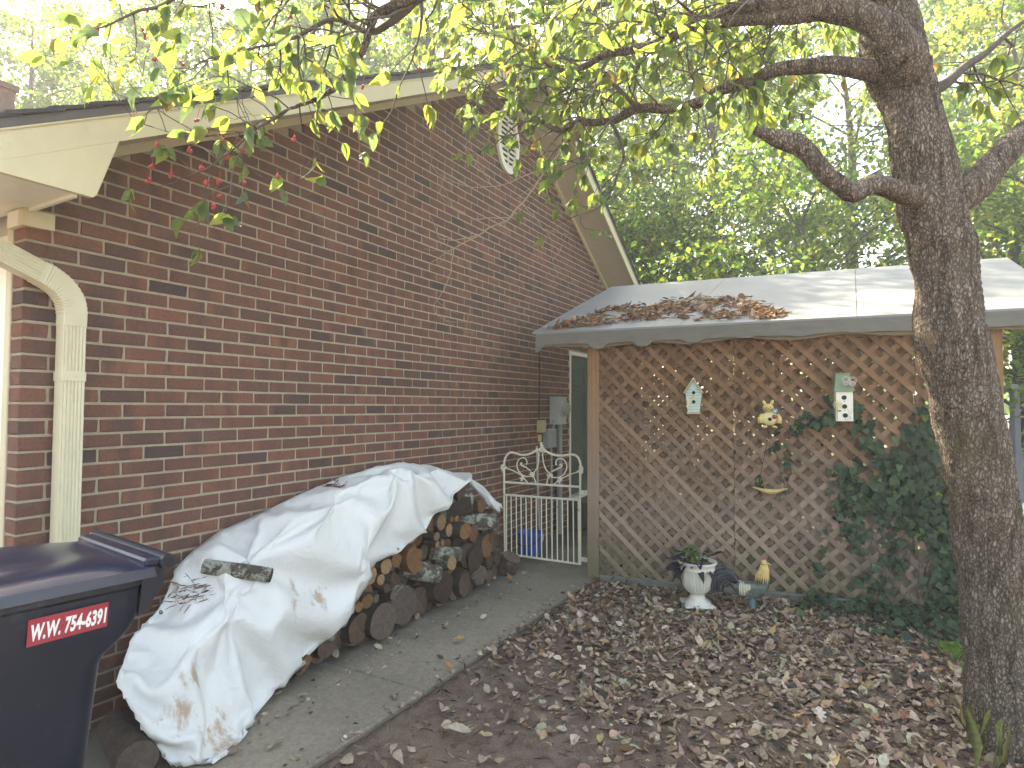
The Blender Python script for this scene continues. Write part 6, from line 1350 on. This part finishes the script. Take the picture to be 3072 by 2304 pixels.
# drift on the canopy roof
rn = np.cross(EX, ES); rn /= np.linalg.norm(rn)
def drift():
    x = twr.uniform(200, 2060); top = np.interp(x, [200,500,700,900,1050,1180,1400,1560,1750,1900,2060], [655,560,480,475,470,410,402,398,405,478,540]); bot = np.interp(x, [200,600,900,1150,1400,1600,1950,2060], [662,632,592,575,598,575,582,545])
    t = twr.random(); y = top+(bot-top)*t
    if twr.random() < .25*abs(t-.5)*2: return None
    if noise.noise(Vector((x*.006, y*.012, 5))) < -.28 and twr.random() < .8: return None
    p = onp(1560+.38*x, 740+.38*y, E0, rn); return tuple(p)
P, X, N_, S_, Cc, fo1, cu1 = litter('d', 620, drift, (.035,.085), .022, .16, pal=[(.42,.28,.19),(.34,.20,.13),(.50,.39,.29),(.46,.19,.10),(.27,.18,.13)], w=[4,4,3,1.2,2])
tag(link(leaf_mesh('leaf_drift', 'ovate', P, X+EX*.4, N_, S_, Cc, M_DRY, fo1, cu1, rng.uniform(.7,1.2,len(P))), 'leaf_drift', None, (0,0,0)), 'drift of brown leaves lying on the pale canopy roof', 'fallen leaves', kind='stuff')
P, X, N_, S_, Cc, fo1, cu1 = litter('d', 900, drift, (.05,.13), .02, .10, pal=[(.30,.17,.09),(.38,.26,.16),(.2,.12,.07)], w=[1,1,1])
tag(link(leaf_mesh('roof_needles', 'lance', P, X*.6+EX, N_, S_, Cc, M_DRY, .1, .05, .22), 'roof_needles', None, (0,0,0)), 'pine needles mixed into the leaf drift on the canopy roof', 'pine needles', kind='stuff')
# needles caught on the tarp
for ((i, j), lb) in ((tarp_at(1010, 1470), 'small clump of brown pine needles near the top of the tarp'), (tarp_at(575, 1780), 'dark tuft of pine needles on the tarp beside its left hem')):
    c_ = T_[i, j]; n = 60; nn = Nn[i, j]; tgt = np.c_[rng.normal(0,.045,(n,1)), rng.normal(0,.05,(n,1)), np.zeros((n,1))]; tgt = tgt-(tgt@nn)[:,None]*nn
    tag(link(leaf_mesh('needle_clump', 'lance', tgt+nn*.008+nn*rng.uniform(0,.012,(n,1)), np.c_[rng.normal(0,.6,n), rng.normal(0,1,n), rng.normal(0,.3,n)], np.tile(nn,(n,1)), rng.uniform(.03,.09,n), pick([(.16,.09,.055),(.24,.15,.09)],[1,1],n), M_DRY, .1, .05, .2), 'needle_clump', None, tuple(c_)), lb, 'pine needles', kind='stuff')
# single leaves one can pick out on walkway and bare soil
ONE = [(1552,838,.075,3,'pale grey leaf standing on the walkway beside the bottom logs'),(1635,890,.08,3,'pale upright leaf on the walkway near the white crumbs'),(1225,1005,.085,3,'pale leaf on the walkway in front of the largest log'),(1180,1003,.045,0,'small grey leaf left of the pale leaf before the largest log'),(1050,1188,.07,3,'white curled leaf on the walkway near the slab joint'),(685,1303,.07,3,'pale grey leaf on the walkway right of the tarp corner'),(545,1295,.10,0,'long tan leaf against the tarp edge on the walkway'),(690,1195,.10,4,'tan leaf on the walkway below the tarp grommet'),(890,1100,.11,0,'large tan leaf standing by the low logs'),(1125,1050,.07,3,'pale leaf beside the big bottom log on the walkway'),(520,1580,.12,0,'large tan leaf on the walkway near the bottom of the picture'),(630,1378,.07,1,'dark brown leaf on the walkway right of the hanging tarp corner'),(1445,1105,.06,6,'dark curled leaf near the soil edge of the walkway'),(1490,1010,.11,7,'yellowish leaf lying in the middle of the walkway'),(1425,880,.075,1,'red brown leaf on the walkway in front of the bottom logs'),(1300,900,.08,0,'tan leaf leaning on the bottom row of logs'),(310,1592,.09,1,'brown leaf by the bottom tip of the tarp'),(1720,680,.09,0,'tan leaf in front of the loose stump'),(1800,685,.08,5,'orange leaf in front of the loose stump'),
 (1570,1330,.08,3,'white upright leaf on the bare soil near the walkway'),(1625,1208,.085,3,'pale flat leaf on the soil right of the orange oak leaf'),(1400,1225,.15,5,'large orange oak leaf on the edge of the walkway'),(1185,1310,.10,1,'brown leaf on the walkway edge left of the large oak leaf'),(1500,1150,.09,5,'reddish orange leaf at the edge of the soil'),(1725,1095,.10,7,'yellow green leaf pair at the front edge of the litter'),(1683,1278,.075,0,'tan crumpled leaf on the bare soil below the yellow pair'),(1430,1360,.07,3,'pale leaf on the bare soil close to the walkway edge'),(1590,1478,.16,3,'largest curled pale leaf on the bare soil'),(1490,1460,.075,0,'grey crumpled leaf left of the largest curled leaf'),(1200,1540,.09,3,'white leaf on the soil near the bottom of the picture'),(1190,1588,.09,0,'tan crumpled leaf just below a white leaf near the bottom'),(1635,1638,.11,3,'broad pale leaf at the bottom edge of the picture'),(970,1640,.12,0,'long tan leaf at the bottom edge beside the walkway')]
for k, (x, y, s_, ci, lb) in enumerate(ONE):
    p = onz(500+.575*x, 1350+.575*y, .0); p[2] = (.004 if p[0] < 1.06 else gz(p[0],p[1])+.012)+.012; kd = 'oak' if 'oak' in lb else 'ovate'; a = twr.uniform(0,6.28)
    tl_ = .25 if 'flat' in lb or 'yellowish' in lb or 'oak' in lb else .75
    me = leaf_mesh('fallen_leaf', kd, np.zeros((1,3)), np.array([[math.cos(a),math.sin(a),.12]]), np.array([[twr.gauss(0,tl_*.5),-tl_*.6,1.0]]), np.array([s_*.7]), np.array([np.array(DRY[ci])*(1.2 if ci in (7,5) else .92)]), M_DRY, twr.uniform(.2,.9), twr.uniform(-.6,.5), twr.uniform(.85,1.15))
    o = link(me, 'fallen_leaf', None, tuple(p)); tag(o, lb, 'leaf', 'loose leaves on walkway and soil'); mdd = o.modifiers.new('t','SOLIDIFY'); mdd.thickness = .0015
# ================================================================== AIR
HZ = True
if HZ:
    mt = bpy.data.materials.new('haze'); mt.use_nodes = True; nt = mt.node_tree; nt.nodes.clear(); out = nd(nt, 'ShaderNodeOutputMaterial'); pv = nd(nt, 'ShaderNodeVolumePrincipled')
    pv.inputs['Color'].default_value = (.93,.96,1.0,1); pv.inputs['Density'].default_value = .0052; pv.inputs['Anisotropy'].default_value = .15; nt.links.new(pv.outputs[0], out.inputs['Volume'])
    mb = MB(); mb.box((-5, 20, 9.5), (130, 110, 22)); tag(mb.build('haze', mt, None), kind='stuff')
